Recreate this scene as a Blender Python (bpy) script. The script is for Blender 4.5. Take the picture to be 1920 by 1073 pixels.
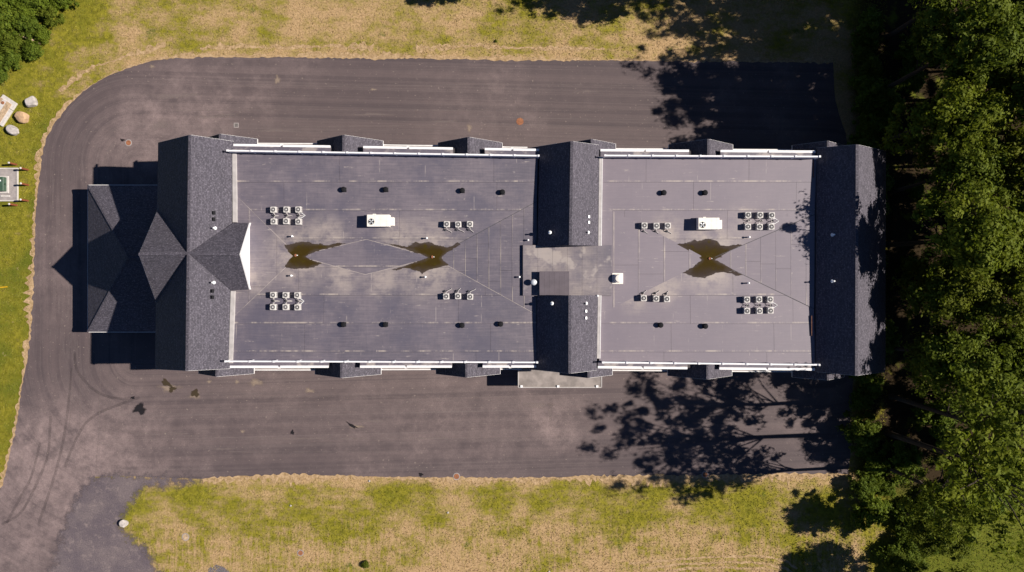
import bpy, math, random
import numpy as np
from mathutils import Vector, Matrix
R = math.radians
random.seed(7); rng = np.random.default_rng(7)
for o in list(bpy.data.objects): bpy.data.objects.remove(o)
SC = bpy.context.scene; COL = SC.collection

# ------------------------------------------------------------------ camera, sky, sun, exposure
CAM_H, FPX = 90.7, 1387.0                       # a drone looking straight down from about 90 m
cam = bpy.data.objects.new('camera', bpy.data.cameras.new('camera')); COL.objects.link(cam)
cam.data.sensor_width = 36; cam.data.lens = 36 * FPX / 1920
cam.data.clip_start = 1; cam.data.clip_end = 4000
cam.location = (0, 0, CAM_H); SC.camera = cam
SUN_EL, SUN_AZ = 39.5, 2.8                      # elevation; azimuth from +X towards +Y
W = bpy.data.worlds.new('World'); SC.world = W; W.use_nodes = True
sky = W.node_tree.nodes.new('ShaderNodeTexSky'); sky.sky_type = 'NISHITA'; sky.sun_disc = False
sky.sun_elevation = R(SUN_EL); sky.sun_rotation = R(90 - SUN_AZ)
sky.altitude = 4000; sky.air_density = 0.7; sky.dust_density = 0.1; sky.ozone_density = 5.0
bg = W.node_tree.nodes['Background']; bg.inputs['Strength'].default_value = 0.062
W.node_tree.links.new(sky.outputs[0], bg.inputs[0])
sl = bpy.data.lights.new('sun', 'SUN'); sl.energy = 5.0; sl.angle = R(0.5); sl.color = (1.0, 0.93, 0.84)
sun = bpy.data.objects.new('sun', sl); COL.objects.link(sun)
sd = Vector((math.cos(R(SUN_EL))*math.cos(R(SUN_AZ)), math.cos(R(SUN_EL))*math.sin(R(SUN_AZ)), math.sin(R(SUN_EL))))
sun.rotation_euler = sd.to_track_quat('Z', 'Y').to_euler(); sun.location = sd * 200
SC.view_settings.view_transform = 'Standard'; SC.view_settings.look = 'None'
SC.view_settings.gamma = 1; SC.view_settings.use_curve_mapping = False; SC.view_settings.exposure = 0.6
SC.cycles.max_bounces = 6; SC.cycles.transparent_max_bounces = 12; SC.cycles.caustics_reflective = False

def P(px, py, z=0.0):                            # survey point of the aerial photograph -> metres at height z
    k = (CAM_H - z) / FPX
    return Vector(((px - 960) * k, (536.5 - py) * k, z))

# ------------------------------------------------------------------ object helpers
def link(name, me, mat=None, parent=None, loc=None):
    o = bpy.data.objects.new(name, me); COL.objects.link(o)
    if mat is not None and me is not None and not me.materials: me.materials.append(mat)
    if parent is not None: o.parent = parent
    if loc is not None: o.location = loc
    return o
def tag(o, label=None, cat=None, group=None, kind=None):
    if label: o['label'] = label
    if cat: o['category'] = cat
    if group: o['group'] = group
    if kind: o['kind'] = kind
    return o
def empty(name, loc, label, cat, group=None, rz=0):
    o = bpy.data.objects.new(name, None); COL.objects.link(o); o.location = loc; o.rotation_euler.z = rz
    o.empty_display_size = 0.3
    return tag(o, label, cat, group)
def copy_tree(o, parent=None):
    c = o.copy(); COL.objects.link(c); c.parent = parent
    for ch in o.children: copy_tree(ch, c)
    return c

class MB:
    def __init__(s): s.v = []; s.f = []; s.m = []; s.mi = 0; s.uv = {}
    def add(s, vs, fs):
        b = len(s.v); s.v += [tuple(v) for v in vs]
        for f in fs: s.f.append(tuple(b + i for i in f)); s.m.append(s.mi)
        return s
    def box(s, x0, x1, y0, y1, z0, z1, bev=0.0):
        if bev <= 0:
            vs = [(x, y, z) for z in (z0, z1) for x, y in ((x0, y0), (x1, y0), (x1, y1), (x0, y1))]
            return s.add(vs, [(3, 2, 1, 0), (4, 5, 6, 7), (0, 1, 5, 4), (1, 2, 6, 5), (2, 3, 7, 6), (3, 0, 4, 7)])
        b = bev
        def ring(i, z): return [(x0+i+b, y0+i, z), (x1-i-b, y0+i, z), (x1-i, y0+i+b, z), (x1-i, y1-i-b, z), (x1-i-b, y1-i, z), (x0+i+b, y1-i, z), (x0+i, y1-i-b, z), (x0+i, y0+i+b, z)]
        vs = ring(0, z0) + ring(0, z1 - b*.6) + ring(b*.6, z1)
        fs = [tuple(range(7, -1, -1)), tuple(range(16, 24))]
        for k in (0, 8):
            for i in range(8): j = (i+1) % 8; fs.append((k+i, k+j, k+8+j, k+8+i))
        return s.add(vs, fs)
    def lathe(s, prof, n=16, c=(0, 0, 0), cap=True):
        vs = []; fs = []
        for r, z in prof:
            for i in range(n): a = 2*math.pi*i/n; vs.append((c[0]+r*math.cos(a), c[1]+r*math.sin(a), c[2]+z))
        for k in range(len(prof)-1):
            for i in range(n): j = (i+1) % n; fs.append((k*n+i, k*n+j, (k+1)*n+j, (k+1)*n+i))
        if cap: fs.append(tuple((len(prof)-1)*n+i for i in range(n))); fs.append(tuple(n-1-i for i in range(n)))
        return s.add(vs, fs)
    def tube(s, pts, rads, n=6):
        vs = []; fs = []; pts = [Vector(p) for p in pts]
        if not hasattr(rads, '__len__'): rads = [rads]*len(pts)
        for k, p in enumerate(pts):
            d = (pts[min(k+1, len(pts)-1)] - pts[max(k-1, 0)]).normalized()
            u = d.cross(Vector((0, 0, 1))); u = u.normalized() if u.length > .05 else Vector((1, 0, 0)); w = d.cross(u)
            for i in range(n): a = 2*math.pi*i/n; vs.append(p + (u*math.cos(a) + w*math.sin(a))*rads[k])
        for k in range(len(pts)-1):
            for i in range(n): j = (i+1) % n; fs.append((k*n+i, k*n+j, (k+1)*n+j, (k+1)*n+i))
        fs.append(tuple(range(n-1, -1, -1))); fs.append(tuple((len(pts)-1)*n+i for i in range(n)))
        return s.add(vs, fs)
    def prism(s, poly, z0, z1):
        n = len(poly); vs = [(p[0], p[1], z0) for p in poly] + [(p[0], p[1], z1) for p in poly]
        return s.add(vs, [tuple(range(n-1, -1, -1)), tuple(range(n, 2*n))] + [(i, (i+1) % n, n+(i+1) % n, n+i) for i in range(n)])
    def slab(s, pts, t):                          # polygon in space, thickened downwards
        pts = [Vector(p) for p in pts]; n = len(pts)
        nrm = sum(((pts[i]-pts[0]).cross(pts[(i+1) % n]-pts[0]) for i in range(n)), Vector())
        if nrm.z < 0: pts.reverse()
        vs = pts + [p - Vector((0, 0, t)) for p in pts]
        return s.add(vs, [tuple(range(n)), tuple(range(2*n-1, n-1, -1))] + [(i, n+i, n+(i+1) % n, (i+1) % n) for i in range(n)])
    def beam(s, a, b, w, h, down=True):           # box beam between two points, width w, height h (hangs below the line)
        a, b = Vector(a), Vector(b); d = (b-a); u = Vector((d.y, -d.x, 0)).normalized()*w/2; z = Vector((0, 0, h))
        t0, t1 = (a, b) if down else (a+z, b+z)
        vs = [t0-u-z, t0+u-z, t0+u, t0-u, t1-u-z, t1+u-z, t1+u, t1-u]
        return s.add(vs, [(0, 1, 2, 3), (7, 6, 5, 4), (1, 5, 6, 2), (0, 3, 7, 4), (3, 2, 6, 7), (0, 4, 5, 1)])
    def mesh(s, name, mats=None, smooth=False):
        me = bpy.data.meshes.new(name); me.from_pydata(s.v, [], s.f); me.validate()
        for m in (mats or []): me.materials.append(m)
        if any(s.m) and len(me.polygons) == len(s.m): me.polygons.foreach_set('material_index', s.m)
        if smooth: me.polygons.foreach_set('use_smooth', [True]*len(me.polygons))
        me.update(); return me
    def build(s, name, mat, parent=None, loc=None, smooth=False):
        mats = mat if isinstance(mat, list) else [mat]
        return link(name, s.mesh(name, mats, smooth), None, parent, loc)

def slope_uv(me):                                 # metres along the course and up the slope
    uv = me.uv_layers.new(name='UVMap')
    for p in me.polygons:
        n = p.normal; h = Vector((0, 0, 1)).cross(n)
        if h.length < 1e-3: h = Vector((1, 0, 0))
        h.normalize(); u = n.cross(h)
        for li in p.loop_indices:
            co = me.vertices[me.loops[li].vertex_index].co; uv.data[li].uv = (co.dot(h), co.dot(u))

# ------------------------------------------------------------------ material helpers
class NT:
    def __init__(s, name):
        s.mat = bpy.data.materials.new(name); s.mat.use_nodes = True; s.t = s.mat.node_tree
        s.b = s.t.nodes['Principled BSDF']; s.out = s.t.nodes['Material Output']
    def n(s, typ, **kw):
        nd = s.t.nodes.new(typ)
        for k, v in kw.items(): setattr(nd, k, v)
        return nd
    def l(s, a, b): s.t.links.new(a, b)
    def put(s, sock, v):
        if isinstance(v, bpy.types.NodeSocket): s.l(v, sock)
        elif isinstance(v, (tuple, list)) and sock.type == 'RGBA' and len(v) == 3: sock.default_value = (*v, 1)
        else: sock.default_value = v
    def math(s, op, a, b=0.5, c=None, clamp=False):
        m = s.n('ShaderNodeMath', operation=op, use_clamp=clamp); s.put(m.inputs[0], a); s.put(m.inputs[1], b)
        if c is not None: s.put(m.inputs[2], c)
        return m.outputs[0]
    def vmath(s, op, a, b=None):
        m = s.n('ShaderNodeVectorMath', operation=op); s.put(m.inputs[0], a)
        if b is not None: s.put(m.inputs[1], b)
        return m.outputs['Value'] if op in ('LENGTH', 'DISTANCE', 'DOT_PRODUCT') else m.outputs[0]
    def pos(s): return s.n('ShaderNodeNewGeometry').outputs['Position']
    def uv(s): return s.n('ShaderNodeUVMap').outputs[0]
    def scl(s, v, sc): return s.vmath('MULTIPLY', v, sc)
    def noise(s, v, scale, detail=4, rough=0.55, dist=0.0):
        t = s.n('ShaderNodeTexNoise'); s.put(t.inputs['Vector'], v)
        for k, x in (('Scale', scale), ('Detail', detail), ('Roughness', rough), ('Distortion', dist)): t.inputs[k].default_value = x
        return t.outputs['Fac']
    def ramp(s, f, a, b, lo=0.0, hi=1.0):
        m = s.n('ShaderNodeMapRange', interpolation_type='SMOOTHSTEP'); s.put(m.inputs[0], f)
        for i, x in enumerate((a, b, lo, hi)): m.inputs[i+1].default_value = x
        return m.outputs[0]
    def mix(s, f, a, b, mode='MIX'):
        m = s.n('ShaderNodeMix', data_type='RGBA', blend_type=mode); s.put(m.inputs[0], f); s.put(m.inputs[6], a); s.put(m.inputs[7], b)
        return m.outputs[2]
    def blob(s, pos, px, py, r0, r1, z=0.0):      # 1 inside radius r0 (m), 0 outside r1 around a surveyed spot
        c = P(px, py, z); v = s.scl(pos, (1, 1, 0))
        return s.ramp(s.vmath('DISTANCE', v, (c.x, c.y, 0)), r0, r1, 1, 0)
    def done(s, color, rough=0.8, spec=None, bump=None, bstr=0.3, bdist=0.05, metal=0.0):
        s.put(s.b.inputs['Base Color'], color); s.put(s.b.inputs['Roughness'], rough); s.b.inputs['Metallic'].default_value = metal
        if spec is not None: s.b.inputs['Specular IOR Level'].default_value = spec
        if bump is not None:
            bn = s.n('ShaderNodeBump'); bn.inputs['Strength'].default_value = bstr; bn.inputs['Distance'].default_value = bdist
            s.l(bump, bn.inputs['Height']); s.l(bn.outputs[0], s.b.inputs['Normal'])
        return s.mat

def plain(name, col, rough=0.6, var=0.12, scale=3.0, metal=0.0, spec=None):
    t = NT(name); p = t.pos(); f = t.noise(p, scale, 5)
    c = t.mix(t.ramp(f, .3, .7), [x*(1-var) for x in col], [min(1, x*(1+var)) for x in col])
    return t.done(c, rough, spec, f, .1, .01, metal)

def box_sdf(t, pos, x0, x1, y0, y1):
    q = t.vmath('SUBTRACT', t.vmath('ABSOLUTE', t.vmath('SUBTRACT', t.scl(pos, (1, 1, 0)), ((x0+x1)/2, (y0+y1)/2, 0))), ((x1-x0)/2, (y1-y0)/2, 0))
    return t.vmath('LENGTH', t.vmath('MAXIMUM', q, (0, 0, 0)))

def grass_color(t, p):
    big = t.noise(p, .045, 3, .5); mid = t.noise(p, .22, 4, .6); fin = t.noise(p, 1.6, 4, .65); mic = t.noise(p, 4.2, 4, .75)
    south = t.ramp(t.n('ShaderNodeSeparateXYZ').outputs[0], 0, 1)  # placeholder, rewired below
    sep = t.n('ShaderNodeSeparateXYZ'); t.l(p, sep.inputs[0])
    rows = t.noise(t.scl(p, (2.2, .35, 0)), 1.0, 4, .7, .6)            # mower rows on the strip by the porch side
    band = t.math('MULTIPLY', t.ramp(sep.outputs[1], -32, -25.5), t.ramp(sep.outputs[1], -23.5, -25.5))
    g = t.math('ADD', t.math('MULTIPLY', mid, .9), t.math('MULTIPLY', big, .55))
    g = t.math('ADD', g, t.math('MULTIPLY', fin, .42))
    g = t.math('ADD', g, t.math('MULTIPLY', band, .09))
    g = t.math('ADD', g, t.math('MULTIPLY', t.ramp(sep.outputs[0], -46, -58), .30))
    g = t.math('ADD', g, t.math('MULTIPLY', t.ramp(sep.outputs[0], 40, 52), .55))
    rowm = t.math('MULTIPLY', t.ramp(sep.outputs[1], -26, -32), t.math('SUBTRACT', rows, .5))
    g = t.math('ADD', g, t.math('MULTIPLY', rowm, .75))
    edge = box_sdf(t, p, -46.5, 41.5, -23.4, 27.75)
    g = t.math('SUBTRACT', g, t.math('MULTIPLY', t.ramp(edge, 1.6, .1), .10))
    g = t.math('SUBTRACT', g, t.math('MULTIPLY', t.ramp(sep.outputs[1], -27, -31), .02)); g = t.math('SUBTRACT', g, t.math('MULTIPLY', t.ramp(sep.outputs[1], 20, 28), .03))
    f = t.ramp(t.math('ADD', g, t.math('MULTIPLY', t.math('SUBTRACT', t.noise(t.scl(p, (.5, 1.3, 0)), .5, 5, .7), .5), .7)), .72, 1.12)
    straw = t.mix(mic, (.34, .220, .105), (.56, .380, .215))
    green = t.mix(t.ramp(fin, .35, .65), (.140, .136, .010), (.268, .236, .024))
    c = t.mix(f, straw, green)
    lush = t.math('MAXIMUM', t.ramp(t.math('ADD', g, t.math('MULTIPLY', mic, .1)), 1.20, 1.45), t.ramp(t.math('ADD', t.noise(p, .33, 5, .7), t.math('MULTIPLY', mic, .15)), .68, .78))
    c = t.mix(t.math('MULTIPLY', lush, .7), c, (.070, .105, .010))
    bare = t.ramp(t.noise(p, .55, 5, .7), .66, .74)
    c = t.mix(t.math('MULTIPLY', bare, .7), c, (.56, .40, .25))
    c = t.mix(t.ramp(mic, .35, .75), t.mix(.30, c, (.07, .055, .014)), c)
    return c, fin, mic, sep

def m_grass():
    t = NT('grass'); p = t.pos(); c, fin, mic, sep = grass_color(t, p)
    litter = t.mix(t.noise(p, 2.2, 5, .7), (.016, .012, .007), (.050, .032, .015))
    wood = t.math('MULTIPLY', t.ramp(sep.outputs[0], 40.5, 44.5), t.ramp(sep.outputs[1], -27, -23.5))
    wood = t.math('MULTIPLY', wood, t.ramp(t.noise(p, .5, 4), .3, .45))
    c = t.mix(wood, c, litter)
    return t.done(c, .95, .1, t.math('ADD', mic, fin), .5, .10)
def m_blade():
    t = NT('grass_blades'); p = t.pos(); c, fin, mic, sep = grass_color(t, p)
    r = t.n('ShaderNodeNewGeometry').outputs['Random Per Island']
    c = t.mix(r, t.mix(.12, c, (.10, .085, .014)), t.mix(.12, c, (.58, .45, .22)))
    return t.done(c, .9, .1)

def m_asphalt():
    t = NT('asphalt'); p = t.pos()
    d = box_sdf(t, p, -46, 39, -9, 15)                       # distance from the house: paving passes run round it
    track = t.n('ShaderNodeCombineXYZ'); t.l(d, track.inputs[0]); 
    v = t.vmath('ADD', t.scl(p, (.03, .03, 0)), t.vmath('MULTIPLY', track.outputs[0], (1.15, 0, 0)))
    st = t.noise(v, 1.0, 6, .68); lanes = t.noise(t.vmath('ADD', t.scl(p, (.008, .008, 0)), t.vmath('MULTIPLY', track.outputs[0], (.28, 0, 0))), 1.0, 2, .5)
    big = t.noise(p, .07, 5, .6); fin = t.noise(p, 9, 4, .75); mid = t.noise(p, .6, 5, .65)
    c = t.mix(t.ramp(t.math('ADD', t.math('MULTIPLY', st, .7), t.math('MULTIPLY', mid, .3)), .34, .64), (.080, .060, .063), (.114, .084, .085))
    c = t.mix(t.ramp(lanes, .42, .6), c, t.mix(.35, c, (.056, .043, .049)))
    blot = t.noise(p, .28, 6, .7); inner = t.ramp(d, 13.5, 2.0, .12, .50); c = t.mix(t.math('MULTIPLY', inner, t.ramp(t.math('ADD', st, t.math('MULTIPLY', big, .6)), .55, 1.0)), c, (.150, .112, .108))
    dust = t.math('MULTIPLY', t.ramp(big, .46, .74, 0, .65), t.ramp(t.math('ADD', t.math('MULTIPLY', st, .3), t.math('MULTIPLY', blot, .7)), .42, .66))
    for px, py, r0, r1, k in ((40, 1000, 6, 22, 1.0), (280, 850, 2, 12, .6), (330, 215, 1, 10, .8), (240, 270, 1, 8, .6), (1035, 790, .5, 5, .7), (890, 200, 1, 10, .35), (140, 850, 2, 12, .6), (110, 500, 2, 10, .45), (480, 760, 1, 11, .40), (700, 785, 1, 12, .5), (900, 800, 1, 13, .6), (1080, 800, 1, 8, .5), (60, 870, 1, 7, .5), (560, 120, .3, 4.5, .45), (400, 222, .3, 5, .5)):
        dust = t.math('ADD', dust, t.math('MULTIPLY', t.blob(p, px, py, r0, r1), t.math('MULTIPLY', t.ramp(t.math('ADD', t.math('MULTIPLY', mid, .9), t.math('ADD', t.math('MULTIPLY', blot, .7), t.math('MULTIPLY', st, .4))), .62, 1.34), k)))
    dust = t.math('MULTIPLY', dust, .85, clamp=True)
    c = t.mix(dust, c, t.mix(t.ramp(t.math('ADD', t.math('MULTIPLY', fin, .5), t.math('MULTIPLY', t.noise(p, 2.0, 5, .7), .5)), .35, .65), (.185, .137, .134), (.285, .212, .202)))
    spk = t.ramp(t.noise(p, 3.4, 2, .5), .67, .73)
    c = t.mix(t.math('MULTIPLY', spk, .55), c, (.30, .24, .20))
    crack = t.ramp(t.math('ABSOLUTE', t.math('SUBTRACT', st, .5)), .006, .0)
    c = t.mix(t.math('MULTIPLY', crack, .5), c, (.20, .165, .155))
    c = t.mix(t.ramp(fin, .3, .7), t.mix(.22, c, (.02, .018, .02)), c)
    return t.done(c, .78, .35, fin, .4, .02)
def m_gravel():
    t = NT('gravel'); p = t.pos(); a = t.noise(p, .35, 5, .6); f = t.noise(p, 7, 4, .8); v = t.n('ShaderNodeTexVoronoi'); v.inputs['Scale'].default_value = 6; t.l(p, v.inputs['Vector'])
    c = t.mix(t.ramp(a, .35, .68), (.125, .098, .112), (.185, .145, .148))
    c = t.mix(t.ramp(f, .35, .7), t.mix(.45, c, (.03, .03, .035)), c); c = t.mix(t.math('MULTIPLY', t.ramp(t.noise(p, 1.1, 5, .7), .52, .72), .6), c, (.26, .205, .19))
    c = t.mix(t.ramp(v.outputs['Distance'], .12, .02), c, (.30, .27, .26))
    uvs = t.n('ShaderNodeSeparateXYZ'); t.l(t.uv(), uvs.inputs[0]); al = t.ramp(t.math('ADD', uvs.outputs[0], t.math('MULTIPLY', t.math('SUBTRACT', t.noise(p, .9, 6, .75), .5), 4.5)), -.5, .9); t.l(al, t.b.inputs['Alpha'])
    return t.done(c, .9, .3, f, .8, .05)
def m_verge():
    t = NT('dry_soil'); p = t.pos(); f = t.noise(p, 2.0, 6, .7)
    return t.done(t.mix(t.ramp(f, .3, .7), (.25, .165, .08), (.48, .335, .20)), .95, .1, f, .8, .06)

def m_shingle():
    t = NT('shingles'); u = t.uv()
    br = t.n('ShaderNodeTexBrick', offset=.5, offset_frequency=2, squash=1.0); t.l(u, br.inputs['Vector'])
    for k, v in (('Scale', 1.0), ('Mortar Size', .010), ('Mortar Smooth', .2), ('Bias', 0.0), ('Brick Width', .31), ('Row Height', .15)): br.inputs[k].default_value = v
    br.inputs['Color1'].default_value = (.052, .046, .060, 1); br.inputs['Color2'].default_value = (.098, .088, .110, 1); br.inputs['Mortar'].default_value = (.025, .024, .029, 1)
    course = t.noise(t.scl(u, (.15, 6.6, 0)), 1.0, 2, .6); f = t.math('ADD', t.math('MULTIPLY', t.noise(u, .5, 4, .6), .5), t.math('MULTIPLY', course, .5)); mic = t.noise(u, 5.5, 3, .75); sp = t.noise(u, 3.3, 2, .6)
    c = t.mix(t.ramp(f, .38, .62), t.mix(.4, br.outputs['Color'], (.045, .042, .052)), br.outputs['Color'])
    c = t.mix(t.math('MULTIPLY', t.ramp(mic, .50, .68), .8), c, (.170, .152, .182)); c = t.mix(t.ramp(sp, .46, .30, 0, .6), c, (.04, .037, .046))
    return t.done(c, .8, .3, t.math('ADD', br.outputs['Fac'], mic), .35, .02)

def m_membrane(name, dirty, pale_sheen=False):
    t = NT(name); p = t.pos(); u = t.uv(); sep = t.n('ShaderNodeSeparateXYZ'); t.l(u, sep.inputs[0])
    r = t.n('ShaderNodeObjectInfo').outputs['Random']
    f = t.noise(p, .22, 6, .65); mid = t.noise(p, 1.5, 5, .7); stx = t.noise(t.scl(p, (.35, 6, 0)), 1.0, 5, .75); sty = t.noise(t.scl(p, (6, .35, 0)), 1.0, 4, .75)
    c = t.mix(t.ramp(t.math('ADD', t.math('MULTIPLY', f, .7), t.math('MULTIPLY', mid, .3)), .36, .64), (.082, .073, .104), (.160, .134, .160))
    c = t.mix(r, t.mix(.25, c, (.10, .088, .112)), t.mix(.18, c, (.20, .172, .185)))
    c = t.mix(t.ramp(stx, .38, .66), t.mix(.26, c, (.065, .058, .075)), t.mix(.16, c, (.26, .22, .225)))
    c = t.mix(t.ramp(sty, .40, .66), t.mix(.07, c, (.065, .058, .075)), t.mix(.05, c, (.26, .22, .225)))
    c = t.mix(t.ramp(t.noise(p, .16, 5, .65), .46, .64, 0, .6), c, (.072, .067, .100)); c = t.mix(t.ramp(t.noise(p, 2.6, 3, .6), .66, .76, 0, .5), c, (.30, .26, .26))
    if pale_sheen: c = t.mix(.62, c, (.205, .170, .197))  # east deck: smoother sheet, with the sun's sheen put into its paler colour
    # lime and dust gathered along the laps
    lap = t.math('ADD', t.ramp(sep.outputs[1], .09, .0), t.ramp(sep.outputs[1], .5, .58, 0, 1)); lap = t.math('MULTIPLY', t.ramp(t.math('ABSOLUTE', t.math('SUBTRACT', sep.outputs[1], .04)), .045, .0), t.ramp(t.noise(t.scl(p, (1.0, .25, 0)), .5, 5, .75), .44, .64))
    c = t.mix(t.math('MULTIPLY', lap, .8), c, (.42, .36, .31))
    cross = t.math('MULTIPLY', t.ramp(t.math('ABSOLUTE', t.math('SUBTRACT', t.math('FRACT', t.math('MULTIPLY', sep.outputs[0], 3.0)), .5)), .012, .0), t.ramp(t.noise(p, .5, 3, .6), .52, .62))
    c = t.mix(t.math('MULTIPLY', cross, .55), c, (.40, .35, .32))
    scuff = t.math('MULTIPLY', t.ramp(t.noise(t.scl(p, (.8, 5.5, 0)), .6, 4, .6), .62, .70), t.ramp(mid, .48, .6))
    c = t.mix(t.math('MULTIPLY', scuff, .6), c, (.38, .33, .30))
    if dirty:
        dirt = None
        for px, py, r0, r1, k in dirty:
            b = t.math('MULTIPLY', t.blob(p, px, py, r0, r1, 12.3), k); dirt = b if dirt is None else t.math('MAXIMUM', dirt, b)
        dirt = t.math('MULTIPLY', dirt, t.ramp(t.math('ADD', t.noise(p, .8, 5, .65), t.math('MULTIPLY', stx, .35)), .42, .85))
        c = t.mix(dirt, c, (.35, .295, .265))
    return t.done(c, .58, .6, mid, .12, .02)
DIRT = ((560, 478, 1, 5, .8), (800, 484, 1, 6.0, .85), (640, 517, .5, 3.2, .75), (715, 520, .5, 3.2, .7), (610, 442, .5, 3.2, .75), (745, 446, .5, 3.2, .7), (1330, 484, 1.5, 5.0, .95), (1245, 532, .3, 3.2, .8), (1250, 437, .3, 3, .8), (1190, 562, 0, 2.5, .6), (1390, 420, 0, 3, .4), (468, 520, 0, 4, .6), (1030, 475, 1.5, 5.0, .5), (1100, 545, .5, 4, .5), (1085, 490, 1, 4, .35))

def m_puddle():
    t = NT('puddle_water'); u = t.uv(); sep = t.n('ShaderNodeSeparateXYZ'); t.l(u, sep.inputs[0]); p = t.pos()
    f = t.noise(p, .9, 5, .6); k = t.math('ADD', sep.outputs[0], t.math('MULTIPLY', t.math('SUBTRACT', f, .5), .5))
    c = t.mix(t.ramp(k, .1, .75), (.045, .032, .024), (.042, .027, .004))
    c = t.mix(t.ramp(t.noise(p, 2.0, 4), .5, .75), c, (.05, .036, .004))
    rim = t.ramp(t.math('ADD', sep.outputs[1], t.math('MULTIPLY', t.math('SUBTRACT', f, .5), .7)), .0, .4, 1, 0); c = t.mix(t.math('MULTIPLY', rim, .6), c, (.070, .054, .047)); t.l(t.ramp(t.math('ADD', sep.outputs[1], t.math('MULTIPLY', t.math('SUBTRACT', t.noise(p, 3.5, 5, .7), .5), .3)), -.02, .07), t.b.inputs['Alpha'])
    return t.done(c, .12, .5)

def m_leaf(name, a, b, c3):
    t = NT(name); r = t.n('ShaderNodeNewGeometry').outputs['Random Per Island']; o = t.n('ShaderNodeObjectInfo').outputs['Random']
    p = t.pos(); f = t.noise(p, .45, 3, .5)
    c = t.mix(r, a, b); c = t.mix(t.math('MULTIPLY', t.ramp(f, .4, .7), .6), c, c3); c = t.mix(t.math('MULTIPLY', o, .55), c, (.055, .095, .014)); c = t.mix(t.ramp(o, .7, 1.0, 0, .4), c, (.17, .16, .012))
    t.done(c, .7, .15)
    tr = t.n('ShaderNodeBsdfTranslucent'); t.put(tr.inputs[0], t.mix(.4, c, (.16, .20, .01)))
    mx = t.n('ShaderNodeMixShader'); mx.inputs[0].default_value = .38; t.l(t.b.outputs[0], mx.inputs[1]); t.l(tr.outputs[0], mx.inputs[2]); t.l(mx.outputs[0], t.out.inputs[0])
    return t.mat
def m_bark():
    t = NT('bark'); p = t.pos(); f = t.noise(t.scl(p, (6, 6, 1)), 1, 5, .7)
    return t.done(t.mix(f, (.030, .023, .018), (.085, .065, .050)), .9, .1, f, .8, .05)
def m_stain(name, col, amt, thr=(.35, .6), sc=1.2):
    t = NT(name); p = t.pos(); u = t.uv(); sep = t.n('ShaderNodeSeparateXYZ'); t.l(u, sep.inputs[0])
    f = t.noise(p, sc, 5, .7); a = t.ramp(t.math('ADD', t.math('MULTIPLY', sep.outputs[0], .6), t.math('MULTIPLY', f, .7)), thr[0], thr[1], 0, amt)
    t.done(col, .85, .2); t.l(a, t.b.inputs['Alpha']); return t.mat

M = dict(grass=m_grass(), blade=m_blade(), asphalt=m_asphalt(), gravel=m_gravel(), verge=m_verge(), shingle=m_shingle(), membrane=m_membrane('roof_membrane', DIRT), clean=m_membrane('roof_membrane_clean', None), pale_sheen=m_membrane('pale_sheen_membrane', DIRT, True), pale_sheen_clean=m_membrane('pale_sheen_membrane_clean', None, True), puddle=m_puddle(),
    leaf=m_leaf('leaves', (.095, .125, .009), (.170, .198, .016), (.175, .190, .011)),
    leaf2=m_leaf('shrub_leaves', (.065, .105, .010), (.190, .230, .022), (.130, .175, .012)), bark=m_bark(),
    white=plain('white_vinyl', (.80, .79, .80), .4, .05), trim=plain('white_trim', (.76, .74, .73), .5, .06), valley=plain('valley_lap', (.33, .285, .265), .7, .25, 1.0), flash=plain('pale_flashing', (.42, .39, .38), .6, .12, 1.5),
    dark_and_shade=plain('dark_and_shade_flashing', (.05, .05, .058), .6, .2), base=plain('deck_board', (.055, .048, .052), .9),
    siding=plain('siding', (.42, .38, .33), .8, .08), glass=plain('window_glass', (.03, .04, .05), .08, .1), frame=plain('window_frame', (.75, .74, .72), .5),
    metalbeige=plain('condenser_paint', (.56, .53, .50), .5, .06, 2), grille=plain('fan_guard', (.30, .285, .285), .5, .2), fan=plain('fan_dark', (.055, .052, .055), .6), hub=plain('fan_hub', (.55, .53, .52), .45),
    rtu=plain('packaged_unit_paint', (.80, .745, .67), .45, .05), black=plain('black_vent', (.010, .010, .012), .85, spec=.2), pipe=plain('white_pipe', (.80, .80, .80), .45), hose=plain('insulated_hose', (.42, .39, .38), .6),
    galv=plain('galvanised', (.62, .64, .66), .45, .08, 3, .3), rock=plain('boulder_stone', (.40, .36, .335), .9, .22, 2.2), rocktan=plain('tan_stone', (.40, .26, .15), .9, .2, 2.2),
    concrete=plain('concrete', (.30, .265, .255), .9, .15, 2), kerb=plain('white_kerb', (.52, .48, .45), .8, .1), green=plain('green_steel', (.045, .085, .055), .5), rust=plain('rusty_paint', (.20, .055, .02), .8, .3, 5), iron=plain('rusty_iron', (.26, .10, .045), .8, .25, 6),
    wood=plain('weathered_wood', (.42, .30, .19), .85, .25, 4), yellow=plain('yellow_plastic', (.75, .42, .01), .5), metalroof=plain('hatch_sheet', (.105, .086, .100), .5, .10, 1.2), redbrown=plain('cedar_litter', (.12, .05, .03), .9, .3, 6),
    porch=plain('porch_membrane', (.25, .215, .20), .75, .25, .9), steel=plain('soil_dark', (.03, .026, .03), .9))
M['gravel2'] = plain('loose_gravel', (.12, .105, .118), .9, .3, 6)
M['stain_oil'] = m_stain('oil_stain', (.012, .011, .014), .85)
M['stain_brown'] = m_stain('mud_stain', (.05, .036, .02), .85)
M['stain_pale'] = m_stain('dust_streak', (.24, .19, .18), .42, (.45, .85))
M['stain_tan'] = m_stain('soil_spill', (.34, .26, .20), .6, (.42, .85), 2.2)
M['stain_tyre'] = m_stain('tyre_rubber', (.040, .034, .037), .32, (.45, .95))

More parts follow.
